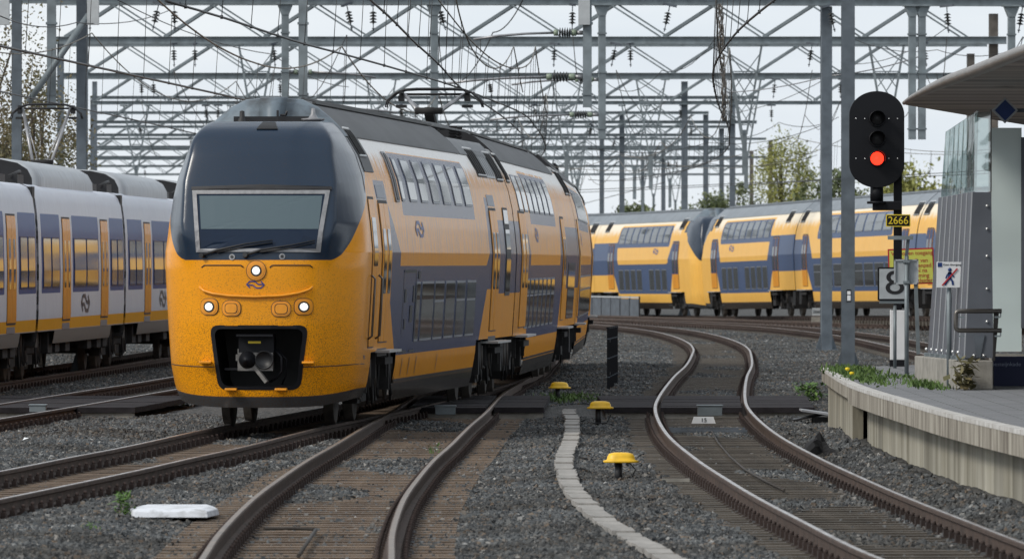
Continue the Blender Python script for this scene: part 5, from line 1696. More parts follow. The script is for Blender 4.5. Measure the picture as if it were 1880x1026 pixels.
GROUP_G = "lattice gantries carrying the overhead wires"
def gantry(Y, xl, xr, label, posts=(), drops=(), hangers=(), nins=8, jumpers=6, ph=0.0, boxes=(), truss=True, pw=.30):
    t = empty("overhead_gantry", ((xl + xr) / 2, Y, 0))
    tag(t, label, "gantry", GROUP_G)
    xm = (xl + xr) / 2
    if truss:
        cm = chord_mesh(xr - xl, .23 if Y < 320 else .15).mesh("chord", M['galv'])
        inst("lower_chord", cm, t, (0, 0, ZL)); inst("upper_chord", cm, t, (0, 0, ZU))
        n = int((xr - xl) / (PER / 2))
        for k in range(n):
            x = xl + ph + (k + .5) * PER / 2 - xm
            if x + xm + PER / 4 > xr: break
            inst("brace", BR_U if k % 2 == 0 else BR_D, t, (x, 0, (ZL + ZU) / 2))
    for (x, top) in posts: inst("post", post_mesh(top + .2, pw if x > 0 else .22, M['brown_steel'] if x > 15.5 else None), t, (x - xm, .35, -.2))
    for (x, zb, side) in drops:
        inst("drop_post", drop_mesh(ZL - zb), t, (x - xm, -.26, ZL - .14))
        if side:
            o = inst("registration_arm", HINS, t, (x - xm - side * .1, -.26, zb + .55)); o.scale = (side, 1, 1)
            o = inst("registration_arm", HINS, t, (x - xm - side * .1, -.20, zb + 1.55)); o.scale = (side * .8, 1, 1)
    for x in hangers: inst("lattice_hanger", HANG, t, (x - xm, .1, ZL - .15))
    rr = random.Random(int(Y))
    wx = []
    for k in range(nins):
        x = xl + 2 + (xr - xl - 4) * (k + rr.uniform(.1, .9)) / max(1, nins)
        o_ = inst("insulator", INS, t, (x - xm, -.2, ZL - .14)); wx.append(x); o_.rotation_euler = (0, rr.uniform(-.35, .35), rr.uniform(0, 3)); o_.scale = (.8,) * 3
        if rr.random() < .45:
            o_ = inst("insulator", INS, t, (x - xm + rr.uniform(.4, .8), -.2, ZL - .14)); o_.rotation_euler = (0, rr.uniform(-.3, .3), rr.uniform(0, 3)); o_.scale = (.8,) * 3
    for k in range(jumpers):
        x = rr.choice(wx) if wx else rr.uniform(xl, xr)
        w = rr.uniform(-2.2, 2.2); z1 = rr.uniform(6.2, 8.6)
        pts = []
        for i in range(9):
            q = i / 8
            pts.append((x - xm + w * q, -.25 + rr.uniform(-.0, .0), ZL - 1.0 + (z1 - ZL + 1.0) * q - .9 * math.sin(math.pi * q) * rr.uniform(.85, 1.0)))
        MB().tube(pts, .013, 5).build("jumper_cable", M['wire'], t)
    for x, zt_, zb_ in boxes:
        mb = MB(); mb.box((0, 0, (zt_ + zb_) / 2), (.26, .26, zt_ - zb_)); mb.box((0, 0, zt_ + .03), (.34, .34, .06), 1)
        mb.build("weight_box", [M['box_grey'], M['galv_dark']], t, (x - xm, -.45, 0))
    return t

def xs(*a): return [xw(p, Y_) for p in a]
Y_ = 173
gantry(173, -22, 17, "nearest gantry, only its tall posts and drop posts in view", posts=[(xw(1558, 173), 11.3), (xw(29, 173), 11.3), (xw(148, 173), 11.3)],
       drops=[(xw(557, 173), 6.0, 0), (xw(1078, 173), 6.0, 1), (xw(96, 173), 6.0, 0)], nins=0, jumpers=0,
       boxes=[(xw(1072, 173), 8.9, 7.72), (xw(173, 173), 8.9, 7.72), (xw(9, 173), 8.9, 7.72)])
g2_ = gantry(217, -20, 19, "gantry whose lower chord runs along the top of the picture", posts=[(xw(1519, 219), 9.66), (xw(163, 219), 11.0)],
       drops=[(xw(526, 219), 6.2, -1), (xw(797, 219), 5.6, 0), (xw(1103, 219), 6.0, 1), (xw(1672, 219), 6.0, 0), (xw(1690, 219), 6.0, 0), (xw(1855, 219), 6.5, 0)], nins=10, jumpers=12, ph=.45)
g2_.rotation_euler = (0, 0, R(5))
gantry(256, xw(103, 256), 16.6, "second lattice gantry from the front with its thick horizontal chords", posts=[(xw(1825, 256), 10.7), (xw(110, 256), 9.7)],
       hangers=[xw(1367, 256), xw(1628, 256), xw(470, 256)], nins=7, jumpers=12, ph=.3)
gantry(305, xw(106, 305), 19.0, "third lattice gantry from the front", posts=[(xw(1783, 305), 10.7)], hangers=[xw(1040, 305), xw(1195, 305), xw(700, 305), xw(1370, 305)], nins=6, jumpers=8, ph=1.1)
gantry(356, -19.6, xw(1590, 356), "fourth lattice gantry from the front", posts=[(xw(1257, 356), 10.8), (-19.5, 10.8)], hangers=[xw(880, 356), xw(1165, 356), xw(560, 356), xw(400, 356), xw(1010, 356), xw(250, 356)], nins=6, jumpers=6, ph=.2)
gantry(405, -22.4, 13.0, "fifth lattice gantry from the front", posts=[(xw(1345, 405), 11.4), (-22.3, 11)], hangers=[xw(1060, 405), xw(760, 405), xw(930, 405), xw(600, 405), xw(1230, 405)], nins=7, jumpers=4, ph=.9)
gantry(446, -24.7, 11.5, "sixth lattice gantry from the front", posts=[(xw(1142, 446), 11.2), (xw(1296, 446), 11)], hangers=[xw(1055, 446), xw(980, 446), xw(820, 446), xw(680, 446), xw(1180, 446)], nins=6, jumpers=3, ph=.1)
gantry(492, -27.2, 14, "seventh lattice gantry from the front", posts=[(xw(1105, 492), 11), (xw(1325, 492), 11)], hangers=[xw(1057, 492), xw(900, 492), xw(740, 492), xw(560, 492), xw(1200, 492)], nins=5, jumpers=2, ph=.6)
gantry(540, -30, 18, "eighth lattice gantry from the front", posts=[(xw(1218, 540), 11), (xw(1415, 540), 11)], hangers=[xw(1060, 540), xw(850, 540), xw(650, 540), xw(1240, 540)], nins=4, jumpers=0)
gantry(590, -33, 18, "ninth lattice gantry from the front", posts=[(xw(1380, 590), 11)], nins=3, jumpers=0)
gantry(645, -36, 20, "tenth and farthest lattice gantry", posts=[(xw(1180, 645), 11)], nins=0, jumpers=0)

# small plates on the two big posts
for x, y, Y, lab in ((1559, 543, 172.9, "number plate on the thick pole left of the red signal"), (1520, 515, 218.9, "number plate on the thinner flanged pole")):
    p = at(x, y, Y)
    t = empty("number_plate", p + Vector((0, 0.14, 0)))
    tag(t, lab, "number plate")
    w = .11 * Y / 173
    MB().box((0, 0, 0), (w, .012, w * 2.6)).build("plate", M['signal_black'], t)
    MB().box((0, -.008, w * .62), (w * .7, .006, w * .7)).box((0, -.008, -w * .45), (w * .7, .006, w * 1.1)).build("marking", M['white'], t)

# brace strut on the left posts
mb = MB(); mb.tube([at(163, 28, 172.5), at(52, 188, 172.5)], .075, 10)
tag(mb.build("diagonal_strut", M['galv']), "slanting steel tube bracing the posts at the upper left", "strut")

# ------------------------------------------------------------------ overhead wires
def overhead(label, fn, y0, y1, zc=5.5, supports=(173, 219, 256, 305, 356, 405, 446), r=.016, drop=True, top=True, step=4.0):
    """fn(y) -> x of the wire."""
    t = empty("overhead_line", (fn(y0), y0, zc))
    tag(t, label, "overhead line", "overhead lines above the tracks")
    o = t.location
    ys_ = [y0 + (y1 - y0) * i / 60 for i in range(61)]
    MB().tube([Vector((fn(y), y, zc + .0)) - o for y in ys_], r, 6).build("contact_wire", M['wire'], t)
    if top:
        S = [supports[0] - 46] + list(supports)
        S = [S[0] - 46] + S
        def zm(y):
            for a, b in zip(S, S[1:]):
                if a <= y <= b:
                    q = (y - a) / (b - a); return zc + 1.75 - 4 * 1.0 * q * (1 - q)
            return zc + 1.4
        MB().tube([Vector((fn(y) + .06, y, zm(y))) - o for y in [y0 + (y1 - y0) * i / 110 for i in range(111)]], r * .85, 6).build("messenger_wire", M['copper'], t)
        if drop:
            k = 0; y = y0 + 2
            while y < min(y1, 320):
                mb = MB(); a = Vector((fn(y), y, zc)) - o; b = Vector((fn(y) + .06, y, zm(y))) - o
                mb.cyl(a, b, .006, n=5); mb.box(a, (.035, .05, .05)); mb.box(b, (.03, .05, .04)); mb.build("dropper", M['wire'], t)
                y += step
    return t
def yfn(pts):
    a = np.array(pts)
    return lambda y: float(np.interp(y, a[:, 0], a[:, 1]))
overhead("overhead line above the front train's track reaching its pantograph", lambda y: lx(LINE_TRAIN, y) + .42, 92, 290)
overhead("overhead line above the forked track descending steeply to the pantograph", lambda y: lx(LINE_FORK, min(y, 191)) - .02, 84, 185, step=5)
overhead("overhead line crossing the upper left corner towards the front train's roof", yfn([(100, -8.1), (111, -7.46), (149, -5.1), (200, -2.6), (250, -1.5)]), 104, 250, r=.02)
overhead("overhead line above the S shaped track", lambda y: lx(LINE_S, y) + .2, 70, 290)
overhead("overhead line above the white commuter train", lambda y: lx(LINE_COMMUTER, y) + .3, 130, 240, zc=5.8)
overhead("overhead line above the track in front of the distant trains", lambda y: lx(LINE_FAR2, y), 245, 350, zc=5.6, supports=(256, 305, 356))
overhead("overhead line above the distant trains", yfn([(p.y, p.x) for p in LINE_BACK]), 230, 390, zc=5.7, supports=(256, 305, 356, 405))
overhead("overhead line beyond the curve in the far yard", yfn([(290, -1.5), (400, -4.5), (640, -9)]), 290, 640, supports=(305, 356, 405, 446, 492, 540, 590, 645), drop=False)
overhead("overhead line left in the far yard", yfn([(290, -8), (640, -17)]), 290, 640, supports=(305, 356, 405, 446, 492, 540, 590, 645), drop=False)
overhead("overhead line right in the far yard", yfn([(300, 6), (450, 3), (640, -3)]), 300, 640, supports=(305, 356, 405, 446, 492, 540, 590, 645), drop=False)

# slack cross wires between gantries
def cable(label, pts, r=.012, sag=0.0, m=None):
    P = [at(*p) for p in pts]
    out = []
    for a, b in zip(P, P[1:]):
        for i in range(8):
            q = i / 8; p = a.lerp(b, q); p.z -= sag * 4 * q * (1 - q); out.append(p)
    out.append(P[-1])
    tag(MB().tube(out, r, 5).build("slack_cable", m or M['wire']), label, "cable", "slack cables strung between the gantries")
cable("cable dropping from the top centre towards the pantograph", [(960, 0, 190), (905, 60, 200), (845, 150, 215)], .016, .2)
cable("cable slanting across the sky left of the centre", [(215, 0, 170), (500, 100, 215), (640, 160, 250)], .013, .2)
cable("cable rising from the left edge to the first insulators", [(0, 30, 150), (140, 42, 165), (310, 20, 215)], .012, .15)
cable("cable sagging low over the rear carriage", [(880, 240, 250), (1000, 214, 280), (1100, 205, 300)], .013, .2)
cable("cable looping beneath the chord right of the drop posts", [(1110, 150, 256), (1215, 130, 256), (1330, 45, 240)], .012, .5)
cable("cable running right from the red signal to the canopy", [(1545, 62, 230), (1720, 92, 240), (1880, 86, 240)], .012, .25)
cable("cable slanting above the canopy", [(1740, 50, 225), (1560, 118, 245), (1330, 210, 280)], .012, .3)
cable("cable crossing between the two big poles", [(1330, 170, 250), (1520, 140, 222), (1700, 100, 222)], .018, .1, M['alu'])
cable("cable arching in front of the yellow green tree", [(1330, 250, 330), (1430, 225, 330), (1540, 215, 330)], .014, .3)
cable("cable passing over the distant left train", [(1080, 330, 330), (1300, 300, 330), (1500, 285, 330)], .014, .3)
cable("pair cable high above the distant trains", [(1080, 272, 300), (1300, 262, 300), (1510, 230, 300)], .013, .3)

# rusty bundle hanging right of the centre
mb = MB()
rr = random.Random(4)
for k in range(5):
    pts = []
    for i in range(26):
        q = i / 25
        p = at(1322 + 8 * q + rr.uniform(-5, 5), 8 + 215 * q, 214)
        p.y += rr.uniform(-.05, .05); pts.append(p)
    mb.tube(pts, .022, 5)
tag(mb.build("cable_bundle", M['brown_steel']), "tangled rusty cable bundle hanging right of the picture's centre", "cable")

# ------------------------------------------------------------------ platform
pl = empty("platform", (5.2, 90, 0))
tag(pl, "curved concrete station platform with a worn white edge at the right", "platform")
o = Vector((5.2, 90, 0))
edge = smooth_path([(x, y, 0) for y, x in PLAT_EDGE], 1.0)     # from the far corner towards the camera
def edge_n(i):
    d = (edge[min(i + 1, len(edge) - 1)] - edge[max(i - 1, 0)]).normalized()
    return Vector((-d.y, d.x, 0)) * -1 if (-d.y) > 0 else Vector((-d.y, d.x, 0))     # towards the track
for i in range(len(edge) - 1):
    a, b = edge[i], edge[i + 1]
    na, nb = edge_n(i), edge_n(i + 1)
    far = i < 15
    pos = (i % 2)
    # retaining wall panel, set back below the edge slab except at the far corner
    back = .10 if far else .22
    if 14 <= i <= 15: back = .38
    if True:
        mb = MB()
        A, B = a - na * back, b - nb * back
        B = A.lerp(B, .985)
        q = [A, B, B - nb * .14, A - na * .14]
        z0_, z1_ = -.35, (.50 if not far else .56)
        mb.add([p + Vector((0, 0, z0_)) - o for p in q] + [p + Vector((0, 0, z1_)) - o for p in q], [(0, 1, 2, 3), (7, 6, 5, 4), (0, 4, 5, 1), (1, 5, 6, 2), (2, 6, 7, 3), (3, 7, 4, 0)])
        mb.build("wall_panel", M['lichen'], pl)
    mb = MB()
    B = a.lerp(b, .99); h = .50 if not far else .56
    nb2 = nb
    q = [a, B, B - nb2 * .5, a - na * .5]
    mb.add([p + Vector((0, 0, h)) - o for p in q] + [p + Vector((0, 0, .74)) - o for p in q], [(0, 1, 2, 3), (7, 6, 5, 4), (0, 4, 5, 1), (1, 5, 6, 2), (2, 6, 7, 3), (3, 7, 4, 0)], 0)
    q = [a + na * .004, B + nb2 * .004, B - nb2 * .13, a - na * .13]
    mb.add([p + Vector((0, 0, .715)) - o for p in q] + [p + Vector((0, 0, .762)) - o for p in q], [(0, 1, 2, 3), (7, 6, 5, 4), (0, 4, 5, 1), (1, 5, 6, 2), (2, 6, 7, 3), (3, 7, 4, 0)], 1)
    mb.build("edge_slab", [M['cap_conc'], M['cap_top']], pl)
mb = MB()   # dark fill behind the wall
q = [p - edge_n(i) * .45 for i, p in enumerate(edge)]
mb.grid([[p + Vector((0, 0, -.4)) - o for p in q], [p + Vector((0, 0, .7)) - o for p in q]])
mb.build("core", M['lichen'], pl)
mb = MB()
inner = [p - edge_n(i) * .13 for i, p in enumerate(edge)]
poly = [(p.x - o.x, p.y - o.y) for p in inner] + [(16 - o.x, 50 - o.y), (16 - o.x, 124 - o.y), (7.5 - o.x, 121.5 - o.y)]
mb.prism(poly, .55, .757, axis='Z')
mb.build("paving", M['paving'], pl)
mb = MB(); mb.bar((4.85 - o.x, 115.6 - o.y, .2), (7.6 - o.x, 121.6 - o.y, .2), .12, 1.1); mb.build("end_wall", M['lichen'], pl)

# ------------------------------------------------------------------ red signal and its mast
YS = 117.0
s = YS / F
base = at(1648, 674, YS); base.z = .757
sg = empty("railway_signal", base)
tag(sg, "black three lens railway signal on a mast showing a red light", "signal")
def L_(x, y, dy=0): p = at(x, y, YS) - base; p.y += dy; return p
mb = MB(); a = L_(1641, 320); b = L_(1656, 568); mb.box(((a.x + b.x) / 2, .06, (a.z + b.z) / 2), (b.x - a.x, .10, a.z - b.z)); mb.box((0, .06, b.z - .03), (.20, .16, .06))
mb.build("mast", M['signal_black'], sg)
mb = MB(); a = L_(1632, 569); mb.box((0, .06, a.z / 2 + .05), (.225, .17, a.z - .10)); mb.build("mast_sleeve", M['white'], sg, bevel=.01)
MB().box((0, .06, .05), (.24, .2, .10)).build("mast_foot", M['signal_black'], sg)
cx_, cz_ = L_(1609, 256.5).x, L_(1609, 256.5).z
w_, h_ = 101 * s, 177 * s
pts = []
r_ = w_ / 2
for k in range(33):
    t = math.pi * k / 32; pts.append((cx_ + r_ * math.cos(t), cz_ + h_ / 2 - r_ * .86 + r_ * .86 * math.sin(t)))
for k in range(33):
    t = math.pi + math.pi * k / 32; pts.append((cx_ + r_ * math.cos(t), cz_ - h_ / 2 + r_ * .86 + r_ * .86 * math.sin(t)))
mb = MB(); mb.prism(pts, -.14, -.09); mb.build("backboard", M['signal_black'], sg, bevel=.006)
mb = MB()
for dx, dz in ((-38, 38), (-22, 38), (38, 38), (22, 38), (-38, -35), (-22, -35), (38, -35), (22, -35)):
    mb.lathe((cx_ + dx * s, -.142, cz_ + dz * s), [(0, -.004), (.009, -.004), (.010, 0)], 8, axis='Y')
mb.build("bolt", M['bolt'], sg)
for y, lit in ((218.5, False), (255.5, False), (291.5, True)):
    p = L_(1609.5, y)
    mb = MB()
    mb.lathe((p.x, -.14, p.z), [(.125, 0), (.125, -.03), (.105, -.03), (.105, -.005)], 24, 0, axis='Y')
    # hood
    rows = []
    for yy, rr_ in ((-.03, .118), (-.22, .120)):
        rows.append([Vector((p.x + rr_ * math.cos(q), -.14 + yy, p.z + rr_ * math.sin(q))) for q in [R(-20 + 220 * i / 20) for i in range(21)]])
    mb.grid(rows, 0)
    mb.build("hood", M['signal_black'], sg)
    mb = MB(); mb.lathe((p.x, -.15, p.z), [(.102, 0), (.07, -.02), (.0, -.03)], 24, axis='Y'); mb.build("lens", M['red_lamp'] if lit else M['black'], sg)
mb = MB(); a = L_(1597, 338); b = L_(1622, 372); mb.cyl(((a.x + b.x) / 2, -.02, a.z), ((a.x + b.x) / 2, -.02, b.z), .10, n=16); mb.cyl(((a.x + b.x) / 2, -.02, b.z - .02), ((a.x + b.x) / 2, -.02, b.z + .02), .15, n=16); mb.build("neck", M['signal_black'], sg)
mb = MB(); a = L_(1602, 368); b = L_(1655, 388); mb.box(((a.x + b.x) / 2, 0, (a.z + b.z) / 2), (b.x - a.x, .16, (a.z - b.z) * .85)); mb.build("bracket", M['signal_black'], sg, bevel=.012)
# plate 2666
pp = at(1649, 405, YS - .15)
nt_ = empty("number_plate", pp); tag(nt_, "black plate with yellow border reading 2666 under the red signal", "number plate")
w2_, h2_ = 45 * s, 22.5 * s
MB().prism([(a, b) for a, b in rrect(w2_, h2_, .012)], 0, .02).build("border", M['yellow_num'], nt_)
MB().prism([(a, b) for a, b in rrect(w2_ - .030, h2_ - .030, .008)], -.004, .01).build("plate", M['signal_black'], nt_)
text("lettering", "2666", .165, M['yellow_num'], nt_, (0, -.008, -.003), sx=.95)

def sign_post(name, label, cat, xpost, ybase, Y, ytop, r=.028, m=None):
    b = at(xpost, ybase, Y); b.z = .757 if Y < 119 else b.z
    t = empty(name, b); tag(t, label, cat)
    MB().cyl((0, 0, 0), (0, 0, zw(ytop, Y) - b.z), r, n=12).build("post", m or M['galv'], t)
    return t, b
# speed board 8
Y = 115.2; s8 = Y / F
t, b = sign_post("speed_sign", "white square sign with black border and numeral 8", "sign", 1643, 676, Y, 560, .026)
p = at(1641, 521, Y) - b
MB().box((p.x, -.05, p.z), (60 * s8, .02, 61 * s8)).build("border", M['signal_black'], t, bevel=.006)
MB().box((p.x, -.058, p.z), (54 * s8, .012, 55 * s8)).build("plate", M['sign_back'], t)
MB().box((p.x, -.02, p.z - 33 * s8), (.44, .05, .05)).build("bracket", M['galv'], t)
text("lettering", "8", 62 * s8, M['black'], t, (p.x + .012, -.068, p.z), sx=1.25, ex=.002)
# sign seen from behind
Y = 106.5; sb = Y / F
t, b = sign_post("sign_back", "bare grey back of a small sign on a post with a top plate", "sign", 1664.5, 690, Y, 470, .03)
p = at(1664, 499, Y) - b
MB().box((p.x, .05, p.z), (44 * sb, .012, 45 * sb)).build("plate", M['sign_back'], t)
mb = MB()
for sx in (-1, 1): mb.box((p.x + sx * 21 * sb, .035, p.z), (.02, .03, 45 * sb))
mb.box((p.x, .035, p.z + 21.5 * sb), (44 * sb, .03, .02)); mb.box((p.x, .035, p.z - 21.5 * sb), (44 * sb, .03, .02))
mb.build("rim", M['sign_back'], t)
for dz in (-19, 19): MB().box((p.x, -.0, p.z + dz * sb), (.09, .09, .035)).build("clamp", M['galv'], t)
q = at(1653, 436.5, Y) - b
MB().box((q.x, 0, q.z), (46 * sb, .12, 7 * sb)).build("top_plate", M['galv'], t)
mb = MB(); mb.bar(at(1663.5, 478, Y) - b, at(1667.5, 438, Y) - b, .045, .05); mb.build("strut", M['galv_dark'], t)
# yellow warning sign
Y = 123.0; sy_ = Y / F
b = at(1686, 650, Y)
t = empty("warning_sign", b); tag(t, "yellow warning sign with red border and red Dutch text", "sign")
MB().bar((0, 0, 0), at(1681, 515, Y) - b, .06, .06).build("post", M['galv'], t)
p = at(1672.5, 489, Y) - b
tl = Matrix.Rotation(R(-2.5), 3, 'Y')
MB().box((p.x, -.05, p.z), (84 * sy_, .015, 66 * sy_), tilt=Matrix.Rotation(R(-2.0), 3, 'Y')).build("border", M['red_paint'], t)
MB().box((p.x, -.058, p.z), (79 * sy_, .012, 60.5 * sy_), tilt=Matrix.Rotation(R(-2.0), 3, 'Y')).build("plate", M['yellow_sign'], t)
for txt, xr_, yy in (("Verboden toegang", 1712, 463.5), ("Gebruik van", 1703, 477.5), ("dienstenpad", 1709.5, 486.5), ("ALLEEN na", 1702, 496), ("toestemming", 1705.5, 505), ("treindienstleider", 1712, 514)):
    q = at(xr_, yy, Y) - b
    o_t = text("lettering", txt, 10.5 * sy_, M['red_paint'], t, (q.x, -.067, q.z), align='RIGHT', ex=.001, sx=.98)
    o_t.rotation_euler = (R(90), R(-2), 0)
# no walking sign
Y = 97.0; sn = Y / F
t, b = sign_post("pedestrian_sign", "small white sign with a blue walking figure crossed out in red", "sign", 1742.5, 712, Y, 500, .032)
p = at(1743, 504.5, Y) - b
MB().box((p.x, -.06, p.z), (48 * sn, .015, 47 * sn)).build("plate", M['white'], t, bevel=.004)
fig = MB()
def fg(x, y): q = at(1743 + x, 508 + y, Y) - b; return Vector((q.x, -.072, q.z))
for pts, w in ((((0, -9), (0, 3)), .045), (((0, 2), (-5, 9), (-9, 15)), .026), (((0, 2), (5, 8), (6, 15)), .026), (((0, -8), (-5, -3), (-7, 3)), .018), (((0, -8), (5, -3), (8, 1)), .018)):
    for a, c in zip(pts, pts[1:]): fig.bar(fg(*a), fg(*c), w, .004, up=(0, 1, 0))
q = fg(0, -13); fig.lathe(q, [(.0, -.002), (.024, -.002), (.024, .002), (.0, .002)], 14, axis='Y')
fig.build("figure", M['blue_sign'], t)
mb = MB(); a, c = fg(-14, 16), fg(14, -15); a.y = c.y = -.078; mb.bar(a, c, .018, .004, up=(0, 1, 0)); mb.build("slash", M['red_paint'], t)
q = at(1725, 486, Y) - b; MB().box((q.x, -.07, q.z), (8 * sn, .006, 8 * sn)).build("corner_square", M['blue_sign'], t)
q = at(1747, 486, Y) - b; text("lettering", "Geen doorgang", 5.2 * sn, M['signal_black'], t, (q.x, -.07, q.z), ex=.001)

# ------------------------------------------------------------------ shelter: concrete plinth, steel fins, glass, canopy
mb = MB()
poly = [(5.654, 95.6), (6.03, 95.6), (6.12, 100.6), (5.30, 100.4)]
mb.prism(poly, .757, 1.125, axis='Z')
tag(mb.build("concrete_plinth", M['concrete'], bevel=.015), "low concrete plinth under the grey steel fins on the platform", "plinth")
fw = empty("fin_wall", (5.7, 97.5, 1.125)); tag(fw, "row of leaning grey steel fins topped by clear glass panes", "shelter wall")
fo = Vector((5.7, 97.5, 1.125))
nF = 7
Bn, Bf = Vector((5.70, 95.95, 1.15)), Vector((xw(1703, 100.2), 100.2, 1.15))
Tn, Tf = Vector((xw(1786, 95.95), 95.95, 3.24)), Vector((xw(1723, 100.2), 100.2, 3.20))
Gn, Gf = Vector((xw(1790, 95.95), 95.95, 4.26)), Vector((xw(1731, 100.2), 100.2, 4.06))
nrm = Vector((-1, -.06, 0)).normalized()
for k in range(nF):
    t0, t1 = k / nF, (k + 1) / nF
    b0, b1 = Bn.lerp(Bf, t0), Bn.lerp(Bf, t1); c0_, c1_ = Tn.lerp(Tf, t0), Tn.lerp(Tf, t1)
    # each fin turns its far edge outwards so that the plates overlap like slats
    b1o, c1o = b1 - nrm * .0, c1_ - nrm * .0; b0, c0_ = b0 + nrm * .0, c0_ + nrm * .0
    mb = MB()
    q = [b0, b1o, c1o, c0_]
    mb.add([p - fo for p in q] + [p - nrm * .03 - fo for p in q], [(0, 1, 2, 3), (7, 6, 5, 4), (0, 4, 5, 1), (1, 5, 6, 2), (2, 6, 7, 3), (3, 7, 4, 0)])
    mb.bar(b0 + nrm * .010 - fo, c0_ + nrm * .010 - fo, .012, .018, 1, up=(0, 1, 0))
    mb.box((b0.x - .01 - fo.x, b0.y + .3 - fo.y, .02), (.16, .34, .05), 2)
    mb.build("fin", [M['steel_fin'], M['seam'], M['galv']], fw)
    mb = MB(); p = b0 + nrm * .07 + Vector((0, .25, .07)) - fo; mb.lathe(p, [(0, -.05), (.018, -.045), (.022, 0)], 8, axis='Y')
    mb.build("bolt", M['bolt'], fw)
    mb = MB(); g0, g1_ = Gn.lerp(Gf, t0), Gn.lerp(Gf, t1 - .012)
    q = [c0_ + Vector((.03, 0, .01)), c1_ + Vector((.03, -.05, .01)), g1_ + Vector((.03, 0, 0)), g0 + Vector((.03, 0, 0))]
    mb.add([p - fo for p in q] + [p + Vector((.015, 0, 0)) - fo for p in q], [(0, 1, 2, 3), (7, 6, 5, 4), (0, 4, 5, 1), (1, 5, 6, 2), (2, 6, 7, 3), (3, 7, 4, 0)])
    mb.build("glass_pane", M['clear'], fw)
mb = MB()
fx = lambda x, y: Vector((xw(x, 95.9), 95.9, zw(y, 95.9))) - fo
q = [fx(1772, 657), fx(1824, 657), fx(1820, 353), fx(1786, 353)]
mb.add(q + [p + Vector((0, .04, 0)) for p in q], [(0, 1, 2, 3), (7, 6, 5, 4), (0, 4, 5, 1), (1, 5, 6, 2), (2, 6, 7, 3), (3, 7, 4, 0)])
q = [fx(1787, 615), fx(1808, 615), fx(1800, 656), fx(1792, 656)]; q = [p + Vector((0, -.02, 0)) for p in q]
mb.add(q + [p + Vector((0, .018, 0)) for p in q], [(0, 1, 2, 3), (7, 6, 5, 4), (0, 4, 5, 1), (1, 5, 6, 2), (2, 6, 7, 3), (3, 7, 4, 0)], 1)
mb.build("end_plate", [M['steel_fin'], M['galv_dark']], fw)
mb = MB()
for (x, y) in ((1812, 378), (1812, 420), (1812, 470), (1812, 530), (1812, 590), (1788, 652), (1806, 652)): mb.lathe(fx(x, y), [(0, -.03), (.016, -.025), (.018, 0)], 8, axis='Y')
mb.build("bolt", M['bolt'], fw)
mb = MB(); q = [fx(1788, 352), fx(1819, 352), fx(1819, 204), fx(1790, 208)]
mb.add(q + [p + Vector((0, .015, 0)) for p in q], [(0, 1, 2, 3), (7, 6, 5, 4), (0, 4, 5, 1), (1, 5, 6, 2), (2, 6, 7, 3), (3, 7, 4, 0)]); mb.build("glass_pane", M['clear'], fw)
MB().bar(fx(1819.5, 352), fx(1819.5, 202), .014, .03).build("glass_edge", M['black'], fw)

t = empty("frosted_wall", (xw(1848, 104), 104, .757)); tag(t, "pale frosted glass wall with a dark post beside the steel fins", "shelter wall")
q0, q1 = at(1821, 645, 104), at(1876, 235, 104)
MB().box((0, 0, (q0.z + q1.z) / 2 - .757), (q1.x - q0.x, .03, q1.z - q0.z)).build("pane", M['frost'], t)
q2 = at(1880, 645, 103.9); MB().box((q2.x - xw(1848, 104), 0, 2.0), (.07, .1, 2.6)).build("post", M['steel_fin'], t)
q2 = at(1850, 648, 103.9); MB().box((0, 0, .30), (.46, .25, .09)).build("sill", M['concrete'], t)
MB().box((.6, .3, .15), (1.8, .4, .2)).build("footing", M['concrete'], t)
t = empty("name_panel", (xw(1853, 98.5), 98.5, .757)); tag(t, "low dark blue panel with small pale lettering beside the plinth", "sign")
MB().box((.12, .2, .19), (.64, .4, .38)).build("panel", M['navy_box'], t)
q = at(1851, 669, 98.2); text("lettering", "pesteijnkade", .072, M['gold_text'], t, (q.x - xw(1853, 98.5) - .005, -.006, q.z - .757), sx=1.05)

# handrail
Y = 95.2
hb = at(1831, 660, Y)
t = empty("handrail", hb); tag(t, "double tube bronze handrail on a tapered dark post", "handrail")
a = lambda x, y, dy=0: at(x, y, Y) - hb + Vector((0, dy, 0))
MB().tube([a(1839, 571), a(1760, 571), a(1756, 573), a(1755, 577), a(1755, 600), a(1756, 604), a(1760, 606.5), a(1839, 606.5)], .030, 10).build("rail", M['handrail'], t)
mb = MB(); q = [a(1825, 575), a(1834, 575), a(1827, 662), a(1823, 662)]
mb.add(q + [p + Vector((0, .1, 0)) for p in q], [(0, 1, 2, 3), (7, 6, 5, 4), (0, 4, 5, 1), (1, 5, 6, 2), (2, 6, 7, 3), (3, 7, 4, 0)]); mb.build("post", M['matt_black'], t)
mb = MB()
for y in (582, 617): mb.bar(a(1826, y), a(1837, y), .02); mb.bar(a(1837, y), a(1837, y - 9), .015); mb.bar(a(1760, y), a(1771, y), .02)
mb.build("bracket", M['galv'], t)

